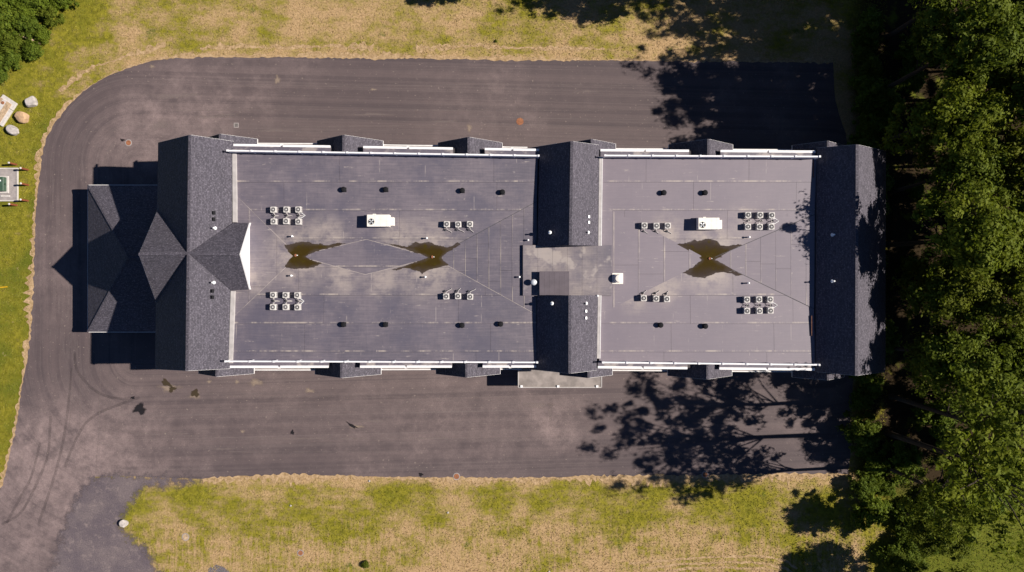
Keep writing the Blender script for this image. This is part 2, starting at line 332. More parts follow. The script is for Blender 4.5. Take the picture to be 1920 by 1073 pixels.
# ------------------------------------------------------------------ ground, paving, soil edge
g = MB(); g.add([(-900, -900, 0), (900, -900, 0), (900, 900, 0), (-900, 900, 0)], [(0, 1, 2, 3)])
tag(g.build('ground', M['grass']), kind='structure')
road_px = [(1562, 117), (1400, 115), (1270, 114), (1100, 113), (960, 112), (780, 109), (600, 107), (480, 107), (400, 106), (330, 107), (290, 113), (245, 125), (200, 143), (160, 168), (125, 200), (100, 232), (85, 260), (75, 300), (72, 340), (66, 400), (63, 450), (62, 510), (58, 560), (57, 620), (45, 700), (35, 760), (27, 810), (18, 850), (10, 880), (0, 915), (-60, 1020), (-150, 1200), (60, 1200), (140, 1050), (178, 894), (230, 893), (380, 898), (480, 893), (600, 892), (780, 896), (960, 897), (1100, 895), (1270, 893), (1430, 891), (1590, 889), (1596, 840), (1592, 800), (1598, 760), (1602, 600), (1600, 320), (1585, 250), (1566, 190)]
def densify(pts, step, jit, closed=True):
    out = []; n = len(pts)
    for i in range(n if closed else n-1):
        a, b = Vector(pts[i]), Vector(pts[(i+1) % n]); d = b-a; k = max(1, int(d.length/step)); nn = Vector((-d.y, d.x)).normalized()
        for j in range(k): out.append(a + d*j/k + nn*random.uniform(-jit, jit))
    return out
road = [P(x, y).xy for x, y in road_px]
road_d = densify(road, .5, .05)
def sheet(name, poly, z, mat, kind='structure', parent=None, t=.0):
    from mathutils.geometry import tessellate_polygon
    vs = [Vector((p[0], p[1], z)) for p in poly]; tris = tessellate_polygon([vs])
    me = bpy.data.meshes.new(name); me.from_pydata([tuple(v) for v in vs], [], [tuple(x) for x in tris]); me.update()
    if me.polygons[0].normal.z < 0: me.flip_normals()
    o = link(name, me, mat, parent)
    if kind: o['kind'] = kind
    return o
road_o = sheet('asphalt_road', road_d, .012, M['asphalt'])
gravel_px = [(186, 888), (230, 889), (300, 892), (378, 897), (362, 908), (300, 914), (268, 918), (255, 935), (240, 955), (226, 985), (245, 1005), (268, 1020), (285, 1045), (300, 1073), (318, 1130), (80, 1130), (95, 1060), (112, 1000), (128, 955), (150, 915)]
def field(name, px, z, mat, cell=.3, grow=1.0):       # sheet that carries the distance to its outline, for a ragged edge
    A = np.array([tuple(P(x, y).xy) for x, y in px]); x0, y0 = A.min(0)-grow; x1, y1 = A.max(0)+grow
    nx, ny = int((x1-x0)/cell)+1, int((y1-y0)/cell)+1; gx, gy = np.meshgrid(x0+np.arange(nx)*cell, y0+np.arange(ny)*cell); X_, Y_ = gx.ravel(), gy.ravel()
    d = np.full(len(X_), 1e9); ins = np.zeros(len(X_), bool)
    for i in range(len(A)):
        a, b = A[i], A[(i+1) % len(A)]; e = b-a; t = np.clip(((X_-a[0])*e[0]+(Y_-a[1])*e[1])/(e@e), 0, 1)
        d = np.minimum(d, np.hypot(X_-a[0]-t*e[0], Y_-a[1]-t*e[1]))
        h = ((a[1] > Y_) != (b[1] > Y_)); ins ^= h & (X_ < (e[0])*(Y_-a[1])/(e[1] if abs(e[1]) > 1e-9 else 1e-9)+a[0])
    sdv = np.where(ins, d, -d); fs = [(r*nx+c, r*nx+c+1, (r+1)*nx+c+1, (r+1)*nx+c) for r in range(ny-1) for c in range(nx-1) if max(sdv[r*nx+c], sdv[(r+1)*nx+c+1]) > -grow]
    me = bpy.data.meshes.new(name); me.from_pydata([(x, y, z) for x, y in zip(X_, Y_)], [], fs); uv = me.uv_layers.new(name='UVMap')
    for lp in me.loops: uv.data[lp.index].uv = (float(sdv[lp.vertex_index]), 0)
    return tag(link(name, me, mat), kind='structure')
gravel_o = field('gravel_lot', gravel_px, .017, M['gravel'])
sheet('gravel_patch', densify([P(x, y).xy for x, y in ((390, 1066), (405, 1060), (420, 1062), (432, 1075), (430, 1100), (385, 1100))], .3, .1), .008, M['gravel2'])
# ragged rim of dry soil along the paving
def ribbon(name, line, w0, w1, z, mat, parent=None, kind='structure', jit=.5):
    vs, fs = [], []
    for i, p in enumerate(line):
        a, b = line[max(i-1, 0)], line[min(i+1, len(line)-1)]; d = (b-a).normalized(); n = Vector((d.y, -d.x))
        lf = 1.0 if jit < .7 else max(.12, 1+.4*math.sin(i*.11+w1*9)+.35*math.sin(i*.037+2)+.3*math.sin(i*.29)); k0, k1 = w0*lf*random.uniform(1-jit, 1+jit), w1*lf*random.uniform(1-jit, 1+jit)
        vs += [(*(p + n*k1), z), (*(p - n*k0), z)]
    fs = [(2*i, 2*i+2, 2*i+3, 2*i+1) for i in range(len(line)-1)]
    me = bpy.data.meshes.new(name); me.from_pydata(vs, [], fs); me.update()
    if me.polygons[0].normal.z < 0: me.flip_normals()
    uv = me.uv_layers.new(name='UVMap')
    o = link(name, me, mat, parent)
    if kind: o['kind'] = kind
    return o
ribbon('soil_verge', densify([P(x, y).xy for x, y in road_px[:31]], .35, .06, False), .10, .28, .022, M['verge'], jit=.9)
ribbon('soil_verge', densify([P(x, y).xy for x, y in road_px[36:45]], .35, .08, False), .12, .5, .022, M['verge'], jit=.9)
ribbon('soil_verge', densify([P(x, y).xy for x, y in [(310, 88), (285, 92), (260, 100), (235, 105), (215, 115), (185, 122), (160, 135), (140, 150), (122, 165), (110, 178)]], .35, .12, False), .15, .3, .009, M['verge'], jit=.9)
ribbon('soil_verge', densify([P(x, y).xy for x, y in [(700, 90), (620, 88), (540, 90), (440, 88), (370, 90)]], .35, .12, False), .18, .25, .009, M['verge'], jit=.9)
ribbon('soil_verge', densify([P(x, y).xy for x, y in [(780, 91), (840, 89), (900, 86), (960, 90), (1050, 91), (1140, 92)]], .35, .1, False), .2, .2, .009, M['verge'], jit=.9)
for i_r, off in enumerate((0, 14, 26)):
    ribbon('wheel_rut', densify([P(x, y).xy for x, y in [(1180+off*2, 1056+off*.7), (1280, 1048+off*.7), (1360, 1043+off*.8), (1430, 1043+off*.9), (1475, 1052+off), (1500, 1070+off)]], .4, .05, False), .12, .16, .008+.004*i_r, M['verge'], jit=.6)

def stain(px, py, rx, ry, mat, parent, name='stain', z=.020, rot=0.0, n=22, h=0.0):
    c = P(px, py, h); vs = [(c.x, c.y, z+h)]; k = .0654; ph = random.random()*9
    for i in range(n):
        a = 2*math.pi*i/n; r = 1 + .22*math.sin(3*a+ph) + .15*math.sin(5*a+2*ph) + random.uniform(-.1, .1)
        x, y = rx*k*r*math.cos(a), ry*k*r*math.sin(a); vs.append((c.x + x*math.cos(rot)-y*math.sin(rot), c.y + x*math.sin(rot)+y*math.cos(rot), z+h))
    me = bpy.data.meshes.new(name); me.from_pydata(vs, [], [(0, 1+i, 1+(i+1) % n) for i in range(n)]); uv = me.uv_layers.new(name='UVMap')
    for p_ in me.polygons:
        for li in p_.loop_indices: uv.data[li].uv = ((1.0, 0) if me.loops[li].vertex_index == 0 else (0.0, 0))
    return link(name, me, mat, parent)
for a in ((262, 767, 13, 11), (312, 718, 13, 6, .6), (323, 730, 9, 5, -.5), (366, 738, 9, 8), (249, 746, 5, 3), (660, 798, 12, 3, .5), (548, 811, 4, 5), (789, 890, 5, 4), (230, 263, 5, 3)):
    stain(a[0], a[1], a[2], a[3], M['stain_oil'] if a[0] in (262, 249, 660, 548, 789, 230) else M['stain_brown'], road_o, rot=-(a[4] if len(a) > 4 else 0))
for px, py, rx, ry, ro in ((420, 216, 45, 4, .05), (395, 220, 60, 5, .02), (700, 215, 70, 4, 0), (830, 228, 45, 4, 0), (1100, 172, 40, 4, 0), (1032, 770, 6, 34, 0), (1010, 760, 40, 9, 0), (560, 823, 90, 2.5, 0), (660, 823, 60, 2.5, 0), (820, 822, 70, 3, 0), (700, 790, 35, 4, 0), (470, 705, 25, 4, .1), (300, 235, 30, 16, .3), (330, 180, 70, 8, .05), (520, 245, 60, 5, 0), (150, 760, 1.5, 110, .0), (186, 780, 1.2, 100, 0), (420, 842, 45, 3, 0), (330, 812, 60, 2, -.05), (250, 690, 40, 2, .45)):
    stain(px, py, rx, ry, M['stain_pale'], road_o, 'dust_streak', .019, ro)
def joint(pts, w=.05, amt=.55):
    me = ribbon('paving_joint', densify([P(x, y).xy for x, y in pts], .4, .015, False), w, w, .0188, M['stain_pale'], road_o, None, .5).data
    for d in me.uv_layers[0].data: d.uv = (amt, 0)
for pts in ([(186, 807), (300, 815), (450, 821), (700, 822), (1000, 821)], [(430, 847), (480, 848), (620, 847), (760, 848)], [(189, 690), (186, 800), (179, 893)], [(136, 690), (134, 760), (128, 820)], [(400, 160), (640, 162), (1000, 158), (1300, 163)], [(330, 208), (600, 206), (900, 208), (1250, 206)], [(560, 238), (760, 236), (1100, 239)], [(420, 743), (700, 745), (980, 744)], [(60, 560), (95, 410), (102, 330)]): joint(pts)
for px, py, rx, ry in ((445, 716, 6, 5), (480, 718, 20, 9), (580, 733, 14, 6), (366, 742, 15, 10), (318, 728, 24, 10), (392, 716, 7, 4), (455, 809, 6, 4), (668, 800, 18, 5), (241, 268, 10, 6), (520, 150, 8, 12), (285, 125, 8, 5), (880, 240, 6, 14), (700, 168, 10, 3)): stain(px, py, rx, ry, M['stain_tan'], road_o, 'soil_spill', .0195)
def tyre(pts):
    cp = [P(x, y).xy for x, y in pts]; line = []
    for i in range(len(cp)-1):
        a, b, c, d = cp[max(i-1, 0)], cp[i], cp[i+1], cp[min(i+2, len(cp)-1)]
        for k in range(8):
            u = k/8; line.append(.5*((2*b)+(c-a)*u+(2*a-5*b+4*c-d)*u*u+(3*b-a-3*c+d)*u**3)); vs, fs = [], []
    me = ribbon('tyre_mark', line, .16, .16, .0185, M['stain_tyre'], road_o, None, .15).data
    for d in me.uv_layers[0].data: d.uv = (.6, 0)
tyre([(140, 660), (143, 690), (155, 710), (175, 730), (200, 743), (230, 748), (250, 746)])
tyre([(262, 745), (220, 760), (185, 775), (160, 795), (140, 830), (120, 880)])
tyre([(135, 690), (128, 760), (118, 830), (100, 900), (70, 990)])
tyre([(95, 780), (90, 850), (72, 900), (40, 960), (0, 985)])
tyre([(75, 830), (60, 890), (40, 930), (10, 985)])

# ------------------------------------------------------------------ the building
bld = empty('building', (0, 0, 0), 'long multi-storey building with dark shingled gables and flat grey roof', 'building')
ZR, ZE, ZL = 15.1, 10.4, 12.5
SH = M['shingle']
def slope(pts, t=.22, name='roof_slope', parent=bld):
    m = MB().slab(pts, t); o = m.build(name, SH, parent); slope_uv(o.data); return o
def rake(a, b, parent=bld, mat=None, w=.03, h=.2, lift=-.012):
    a, b = Vector(a), Vector(b); MB().beam(a+Vector((0, 0, lift)), b+Vector((0, 0, lift)), w, h).build('rake_board', mat or M['trim'], parent)
def cap(a, b, w=.28, parent=bld):
    o = MB().beam(Vector(a)+Vector((0, 0, .035)), Vector(b)+Vector((0, 0, .035)), w, .05).build('ridge_cap', SH, parent); slope_uv(o.data)
# --- west gable with its crossing star gable
rn, rs = P(356, 253, ZR), P(350.4, 695.5, ZR); en, es = P(296.4, 267.7, ZE), P(290.5, 692.5, ZE); ln, ls = P(437, 265, ZL), P(430, 691.5, ZL)
s_w = slope([rn, rs, es, en]); slope([rn, ln, ls, rs])
R0 = P(352.3, 475, ZR+.02); T = P(260, 477, ZR+.02); VN, VS = P(297, 390, ZE+.05), P(293, 568, ZE+.05)
slope([R0, T, VN], .12); slope([R0, VS, T], .12)
TE = P(449, 477, ZR+.02); CN, CS = P(467, 418, 12.7), P(467, 543, 12.7); V2N, V2S = P(437.5, 418, ZL+.03), P(434, 545, ZL+.03)
slope([R0, V2N, CN, TE], .12); slope([R0, TE, CS, V2S], .12)
cap(rn, rs); cap(T, R0); cap(R0, TE)
rake(rn, en); rake(rn, ln); rake(rs, es); rake(rs, ls)
dx = Vector((.07, 0, 0)); rake(TE+dx, CN+dx, w=.14); rake(TE+dx, CS+dx, w=.14); rake(T, VN); rake(T, VS)
# white gable end of the star gable over the deck, and the pale upstand under the west gable
g_ = MB(); i_ = Vector((-.12, 0, 0)); dn = Vector((0, 0, -1.5))
g_.add([TE+i_-Vector((0, 0, .12)), CN+i_, CS+i_, CN+i_+dn, CS+i_+dn], [(0, 1, 2), (1, 3, 4, 2)]); g_.build('gable_wall', M['white'], bld)
g_ = MB(); g_.add([T-i_*2, VN-i_*2, VS-i_*2, VN-i_*2-Vector((0, 0, 11.6)), VS-i_*2-Vector((0, 0, 11.6))], [(0, 2, 1), (1, 2, 4, 3)]); g_.build('gable_wall', M['siding'], bld)
for sgn in (0, 1):
    c0, c1 = (CN, V2N) if sgn == 0 else (CS, V2S); off = Vector((0, -.25 if sgn == 0 else .25, -.1))
    m = MB(); m.add([c0+off+i_, c1+off-Vector((.5, 0, 0)), c1+off-Vector((.5, 0, 1.4)), c0+off+i_-Vector((0, 0, 1.4))], [(0, 1, 2, 3)]); m.build('cheek_wall', M['dark_and_shade'], bld)
def upstand(a, b, mat, h=1.4, t=.12, name='upstand'):
    m = MB().beam(Vector(a)-Vector((0, 0, .17)), Vector(b)-Vector((0, 0, .17)), t, h); return m.build(name, mat, bld)
up = Vector((.17, 0, .24)); upstand(ln+Vector((-.02, -.9, 0))+up, P(437.2, 417, ZL)+up, M['flash'], t=.40); upstand(P(433.6, 546, ZL)+up, ls+Vector((-.02, .6, 0))+up, M['flash'], t=.40)
# --- east gable
rn2, rs2 = P(1607, 271.2, ZR), P(1605.6, 704.6, ZR); en2, es2 = P(1661.3, 283, ZE), P(1660.3, 697.6, ZE); ln2, ls2 = P(1532.5, 277.5, ZL), P(1530, 697.2, ZL)
slope([rn2, rs2, es2, en2]); slope([rn2, rs2, ls2, ln2]); cap(rn2, rs2)
rake(rn2, en2); rake(rn2, ln2); rake(rs2, es2); rake(rs2, ls2)
upstand(ln2+Vector((.03, -.5, 0)), ls2+Vector((.03, .3, 0)), M['dark_and_shade'])  # west-facing wall; its shade is put into the dark colour
MB().beam(P(1525.5, 300, 12.42), P(1525.5, 333, 12.42), .07, .08).build('cedar_litter', M['redbrown'], bld)
MB().beam(P(1522, 592, 12.42), P(1522, 630, 12.42), .07, .08).build('cedar_litter', M['redbrown'], bld)
# --- middle gable: two roofs with a walkway between
ZM = 15.2
for (ra, rb, wa, wb, ea, eb, xa, xe) in (((1072.3, 264.8), (1069.3, 460), (1011.5, 274.4), (1007.5, 462), (1123.5, 272), (1121.5, 461), (983, 279.5), (1011, 292)),
                                 ((1068.3, 700.5), (1068.5, 554), (1006, 694), (1007, 553), (1119, 694.5), (1121, 554), (981, 692.5), (1006, 679))):
    a, b = P(*ra, ZM), P(*rb, ZM); c, d = P(*wa, 12.42), P(*wb, 12.42); e, f = P(*ea, 12.5), P(*eb, 12.5)
    slope([a, b, d, c]); slope([a, e, f, b]); cap(a, b); rake(a, c); rake(a, e)
    x1 = P(*xa, 10.9); x2 = Vector((x1.x, P(*xe, 12.42).y + (.12 if ra[1] < 400 else -.12), 10.9)); x3 = Vector((c.x, x2.y, 12.42)); slope([c, x3, x2, x1]); rake(c, x1)
    wl = MB(); yy = b.y + (.08 if ra[1] < 400 else -.08); zz = Vector((0, 0, -.2))
    wl.add([(b.x, yy, ZM-.2), (d.x+.05, yy, 12.2), (f.x-.05, yy, 12.2)], [(0, 1, 2)]); wl.build('gable_wall', M['dark_and_shade'], bld)
    MB().beam(P(ea[0]+3, ea[1]+(22 if ra[1] < 400 else -22), 12.52), P(eb[0]+3, eb[1], 12.52), .3, .2).build('kerb_strip', M['flash'], bld)
    MB().beam(P(ea[0]+6, ea[1]+(22 if ra[1] < 400 else -22), 12.54), P(eb[0]+6, eb[1], 12.54), .07, .2).build('edge_trim', M['trim'], bld)

# --- flat decks falling to drains, laid in membrane sheets
deck = MB()
deck.prism([P(x, y, 11.7).xy for x, y in ((432, 272), (1008, 281), (1126, 282), (1529, 284.5), (1527, 692), (1120, 688), (1008, 687), (427, 687))], 10.05, 11.75)
deck_o = deck.build('flat_roof', M['base'], bld)
def clip(poly, a, b):                              # keep the side left of a->b
    out = []; n = len(poly)
    sd_ = lambda p: (b[0]-a[0])*(p[1]-a[1]) - (b[1]-a[1])*(p[0]-a[0])
    for i in range(n):
        p, q = poly[i], poly[(i+1) % n]; sp, sq = sd_(p), sd_(q)
        if sp >= 0: out.append(p)
        if sp*sq < 0: k = sp/(sp-sq); out.append((p[0]+(q[0]-p[0])*k, p[1]+(q[1]-p[1])*k))
    return out
def area(poly): return sum(poly[i][0]*poly[(i+1) % len(poly)][1]-poly[(i+1) % len(poly)][0]*poly[i][1] for i in range(len(poly)))/2
def region(corners, plane, along, sw, sl, seed, mat='membrane'):
    """corners in photo px (convex); plane = three (px,py,z); sheets sw wide, sl long, running along 'x' or 'y'"""
    rr = random.Random(seed); poly = [P(x, y, 12.2).xy for x, y in corners]; poly = [(p.x, p.y) for p in poly]
    if area(poly) < 0: poly.reverse()
    A, B, C_ = [Vector((*P(x, y, 12.2).xy, z)) for x, y, z in plane]; n = (B-A).cross(C_-A); n = n if n.z > 0 else -n
    zf = lambda x, y: A.z - (n.x*(x-A.x)+n.y*(y-A.y))/n.z
    xs, ys = [p[0] for p in poly], [p[1] for p in poly]; ax0, ax1, cy0, cy1 = (min(xs), max(xs), min(ys), max(ys)) if along == 'x' else (min(ys), max(ys), min(xs), max(xs))
    c = math.floor((cy0+100)/sw)*sw-100; row = 0
    while c < cy1:
        s = ax0 - rr.uniform(0, sl*.8); col = 0
        while s < ax1:
            gap = .009
            r = [(s+gap, c+gap), (s+sl-gap, c+gap), (s+sl-gap, c+sw-gap), (s+gap, c+sw-gap)]
            if along == 'y': r = [(q, p) for p, q in r]; r.reverse()
            pc = r
            for i in range(len(poly)):
                pc = clip(pc, poly[i], poly[(i+1) % len(poly)])
                if len(pc) < 3: break
            if len(pc) >= 3 and abs(area(pc)) > .01:
                lift = .006*((row+col) % 2)
                m = MB().slab([(x, y, zf(x, y)+lift) for x, y in pc], .05); o = m.build('membrane_sheet', M[mat], deck_o)
                uv = o.data.uv_layers.new(name='UVMap')
                for li, lp in enumerate(o.data.loops):
                    co = o.data.vertices[lp.vertex_index].co; u, v = (co.x-s, co.y-c) if along == 'x' else (co.y-s, co.x-c); uv.data[li].uv = (u/sl, v/sw)
            s += sl; col += 1
        c += sw; row += 1
Zp, Zd = 12.38, 12.02
# west deck
NW, NE, SE, SW = (433, 285), (1008, 296), (1006, 677), (427, 677); DW, DE = (558, 480), (812, 483); KN, KS = (687, 449), (685, 515)
vWn, vWs, vEn, vEs = (434, 358), (430, 602), (1006.5, 378), (1005.5, 590)
nN = [(440, 285, Zp), (1008, 296, Zp), (*DE, Zd)]; sS = [(431, 677, Zp), (1006, 677, Zp), (*DE, Zd)]
kx = (687, 290)
zv = Zd + (Zp-Zd)*.57
region([NW, (687, 290), KN, DW, vWn], [(440, 285, Zp), (687, 290, Zp), (*DW, Zd)], 'x', 3.0, 14.5, 1)
region([(687, 290), NE, vEn, DE, KN], nN, 'x', 3.0, 14.5, 2)
region([SW, (685, 677), KS, DW, vWs], [(431, 677, Zp), (685, 677, Zp), (*DW, Zd)], 'x', 3.0, 14.5, 3)
region([(685, 677), SE, vEs, DE, KS], sS, 'x', 3.0, 14.5, 4)
region([vWn, DW, vWs], [(*vWn, zv), (*vWs, zv), (*DW, Zd)], 'y', 3.0, 9, 5)
region([vEn, vEs, DE], [(*vEn, zv), (*vEs, zv), (*DE, Zd)], 'y', 1.25, 7.5, 6, 'clean')
region([DW, KN, KS], [(*DW, Zd+.01), (*KN, Zd+.06), (*KS, Zd+.06)], 'x', 3.0, 20, 7, 'clean')
region([KN, DE, KS], [(*DE, Zd+.01), (*KN, Zd+.06), (*KS, Zd+.06)], 'x', 3.0, 20, 7, 'clean')
# east deck
NW, NE, SE, SW = (1127, 294), (1530, 297), (1527, 683), (1123, 678); D2 = (1332, 486); q1, q2, q3, q4 = (1127, 385), (1528, 402), (1526.5, 579), (1124, 590)
region([NW, NE, q2, D2, q1], [(*NW, Zp), (*NE, Zp), (*D2, Zd)], 'x', 3.0, 10.9, 8, 'pale_sheen')
region([SW, SE, q3, D2, q4], [(*SW, Zp), (*SE, Zp), (*D2, Zd)], 'x', 3.0, 10.9, 9, 'pale_sheen')
region([q1, D2, q4], [(*q1, zv), (*q4, zv), (*D2, Zd)], 'y', 2.7, 8, 10, 'pale_sheen_clean')
region([q2, q3, D2], [(*q2, zv), (*q3, zv), (*D2, Zd)], 'y', 1.6, 8, 11, 'pale_sheen_clean')
def valley(a, b, za, zb, dark):
    MB().beam(P(*a, za+.014), P(*b, zb+.014), .045, .03).build('valley_strip', M['dark_and_shade'] if dark else M['valley'], deck_o)
for a, b, za, zb, dk in ((vEn, DE, zv, Zd, 1), (vEs, DE, zv, Zd, 0), (vWn, DW, zv, Zd, 0), (vWs, DW, zv, Zd, 0), (q2, D2, zv, Zd, 1), (q3, D2, zv, Zd, 1), (DW, KN, Zd, Zd+.06, 0), (KN, DE, Zd+.06, Zd, 0), (DW, KS, Zd, Zd+.06, 0), (KS, DE, Zd+.06, Zd, 0)): valley(a, b, za, zb, dk)
# raised walkway between the middle gables and its sheet-metal hatch
MB().prism([P(x, y, 12.45).xy for x, y in ((980.5, 459.5), (1147, 460), (1146, 555), (980, 554.5))], 11.7, 12.43).build('walkway_kerb', M['base'], bld)
for k in range(6):
    xa, xb = 980.5+k*27.75, 980.5+(k+1)*27.75
    m = MB().slab([P(xa+.12, 460, 12.49-.004*(k % 2)), P(xb-.12, 460, 12.49-.004*(k % 2)), P(xb-.12, 554.5, 12.49-.004*(k % 2)), P(xa+.12, 554.5, 12.49-.004*(k % 2))], .05)
    o = m.build('membrane_sheet', M['membrane'], deck_o); uv = o.data.uv_layers.new(name='UVMap')
    for li, lp in enumerate(o.data.loops): uv.data[li].uv = (.5, .5)
hx0, hy1 = P(1012, 509.5, 13.8).xy; hx1, hy0 = P(1068, 553, 13.8).xy
MB().box(hx0, hx1, hy0, hy1, 12.4, 13.12).build('hatch_curb', M['dark_and_shade'], bld)
n_ = 6
for k in range(n_):
    a, b = hx0+(hx1-hx0)*k/n_, hx0+(hx1-hx0)*(k+1)/n_
    MB().box(a+.004, b-.004, hy0-.04, hy1+.04, 13.1, 13.18+.006*(k % 2)).build('hatch_panel', M['metalroof'], bld)

# --- eave strips, gutters, fences, balconies, bays along both long sides
def lerp(a, b, t): return a+(b-a)*t
def yline(pts):
    return lambda x: float(np.interp(x, [p[0] for p in pts], [p[1] for p in pts]))
fN = yline([(435, 286.5), (1010, 296), (1125, 295.5), (1530, 297.5)]); gN = yline([(437, 272), (1012, 281.3), (1125, 281.8), (1529, 284.6)])
fS = yline([(430, 675.5), (1007, 677.5), (1122, 677.5), (1528, 682)]); gS = yline([(431, 688), (1008, 687.4), (1120, 688.7), (1528, 693)])
bN = yline([(480, 269), (592, 269.5), (1010, 277), (1155, 279), (1480, 281)]); bS = yline([(477, 694), (587, 694), (975, 692.3), (1150, 694.7), (1482, 697.3)])
for side, gy, fy, by, segs, bal in (('n', gN, fN, bN, ((437, 619), (681, 849), (909, 1012), (1126, 1292), (1351, 1529)), ((481, 593), (718, 821), (943, 985), (1155, 1255), (1376, 1484))),
                                    ('s', gS, fS, bS, ((431, 615.5), (675, 847), (905, 1008), (1121, 1289), (1349, 1528)), ((477, 587), (714, 816), (940, 974), (1150, 1251), (1375, 1482)))):
    sg = 1 if side == 'n' else -1
    for xa, xb in segs:
        m = MB().slab([P(xa, fy(xa), 12.35), P(xb, fy(xb), 12.35), P(xb, gy(xb), 12.35), P(xa, gy(xa), 12.35)], .3); o = m.build('membrane_sheet', M['membrane'], deck_o)
        uv = o.data.uv_layers.new(name='UVMap')
        for d in uv.data: d.uv = (.5, .5)
        xm = (xa+xb)/2
        for u0, u1 in ((xa, xm-2), (xm+2, xb)):
            a, b = P(u0, gy(u0), 12.39), P(u1, gy(u1), 12.39); MB().beam(a, b, .24, .2).build('gutter', M['white'], bld)
        c = P(xm, gy(xm), 12.3); MB().box(c.x-.13, c.x+.13, c.y-.12+sg*.06, c.y+.12+sg*.06, 12.12, 12.33).build('downpipe_head', M['trim'], bld)
    for xa, xb in bal:
        for zf in (3.2, 6.4, 9.6):
            a, b = P(xa-4, by(xa), 9.6), P(xb+4, by(xb), 9.6); y0 = a.y; yi = y0 - sg*1.5
            MB().box(a.x, b.x, min(y0, yi), max(y0, yi), zf-.2, zf).build('balcony_floor', M['concrete'], bld)
            MB().beam((a.x, y0, zf+.03), (b.x, b.y, zf+.03), .1, .28).build('balcony_trim', M['trim'], bld)
# fences (each one thing: posts and panels)
def fence(x0, x1, fy, n, label, sg):
    root = empty('parapet_fence', P(x0, fy(x0), 12.38), label, 'fence', 'white fences along the roof edges'); o = root.location
    for k in range(n):
        xa, xb = lerp(x0, x1, k/n), lerp(x0, x1, (k+1)/n); a, b = P(xa, fy(xa), 12.38)-o, P(xb, fy(xb), 12.38)-o; d = (b-a).normalized()
        MB().beam(a+d*.07+Vector((0, 0, 1.12)), b-d*.07+Vector((0, 0, 1.12)), .045, 1.06).build('panel', M['white'], root)
        MB().beam(a+d*.06+Vector((0, 0, 1.22)), b-d*.06+Vector((0, 0, 1.22)), .15, .10).build('top_rail', M['white'], root)
    for k in range(n+1):
        xa = lerp(x0, x1, k/n); a = P(xa, fy(xa), 12.38)-o
        m = MB().box(-.07, .07, -.07, .07, 0, 1.24); m.box(-.10, .10, -.10, .10, 1.24, 1.30); m.build('post', M['white'], root, a)
fence(435, 1009, fN, 13, 'white panel fence on roof edge, star gable to middle gable, away from flat porch', 1)
fence(1132, 1528, fN, 9, 'white panel fence on roof edge, middle gable to tree-shaded gable, away from porch', 1)
fence(431.5, 1006.5, fS, 13, 'white panel fence on roof edge, star gable to middle gable, flat porch side', -1)
fence(1128, 1527, fS, 9, 'white panel fence on roof edge, middle gable to tree-shaded gable, porch side', -1)
# bays
def bay(xr, yr, half, fyv, sg, zr=12.9, pitch=.88):
    a = P(xr, yr, zr); ze = zr-half*pitch; yi = P(xr, fyv, 12.38).y + sg*.12
    L = [Vector((a.x-half, a.y, ze)), Vector((a.x-half, yi, ze)), Vector((a.x+half, a.y, ze)), Vector((a.x+half, yi, ze))]; ri = Vector((a.x, yi, zr))
    slope([a, ri, L[1], L[0]], .16); slope([a, ri, L[3], L[2]], .16); cap(a, ri, .22)
    rake(a, L[0], h=.16); rake(a, L[2], h=.16)
    rake(L[0], L[1], w=.08, h=.14, mat=M['trim']); rake(L[2], L[3], w=.08, h=.14, mat=M['trim'])
    w = half-.35; yf = a.y-sg*.35; m = MB()
    m.add([(a.x-w, yf, 0), (a.x+w, yf, 0), (a.x+w, yf, ze+.05), (a.x, yf, zr-.25), (a.x-w, yf, ze+.05), (a.x-w, yi-sg*.5, 0), (a.x+w, yi-sg*.5, 0), (a.x+w, yi-sg*.5, ze), (a.x-w, yi-sg*.5, ze)], [(0, 1, 2, 3, 4), (0, 4, 8, 5), (1, 6, 7, 2)])
    m.build('bay_wall', M['siding'], bld)
    for z in (1.0, 4.2, 7.4): window((a.x, yf, z), sg)
wf = MB(); 
for b_ in ((-.85, .85, 0, .08), (-.85, .85, 1.52, 1.6), (-.85, -.77, .08, 1.52), (.77, .85, .08, 1.52), (-.04, .04, .08, 1.52)): wf.box(b_[0], b_[1], 0, .06, b_[2], b_[3])
WFM = wf.mesh('window_frame', [M['frame']]); WPM = MB().box(-.77, .77, .012, .03, .08, 1.52).mesh('window_pane', [M['glass']])
def window(loc, sg, rz=None):
    w_ = link('window', WFM, None, bld, loc); w_.rotation_euler.z = (0 if sg > 0 else math.pi) if rz is None else rz; link('pane', WPM, None, w_)
for xr, yr, half in ((412.6, 251.3, 3.0), (644, 253, 3.6), (878.5, 257, 3.5), (1109.7, 261, 2.85), (1328, 260.7, 3.5), (1552.4, 264.3, 2.8)): bay(xr, yr, half, fN(xr)-2, 1)
for xr, yr, half in ((406, 706.5, 3.0), (640, 708.9, 3.6), (874.5, 708, 3.5), (1103.4, 708.9, 2.85), (1326.3, 711.5, 3.5), (1552.4, 713, 2.8)): bay(xr, yr, half, fS(xr)+2, -1)
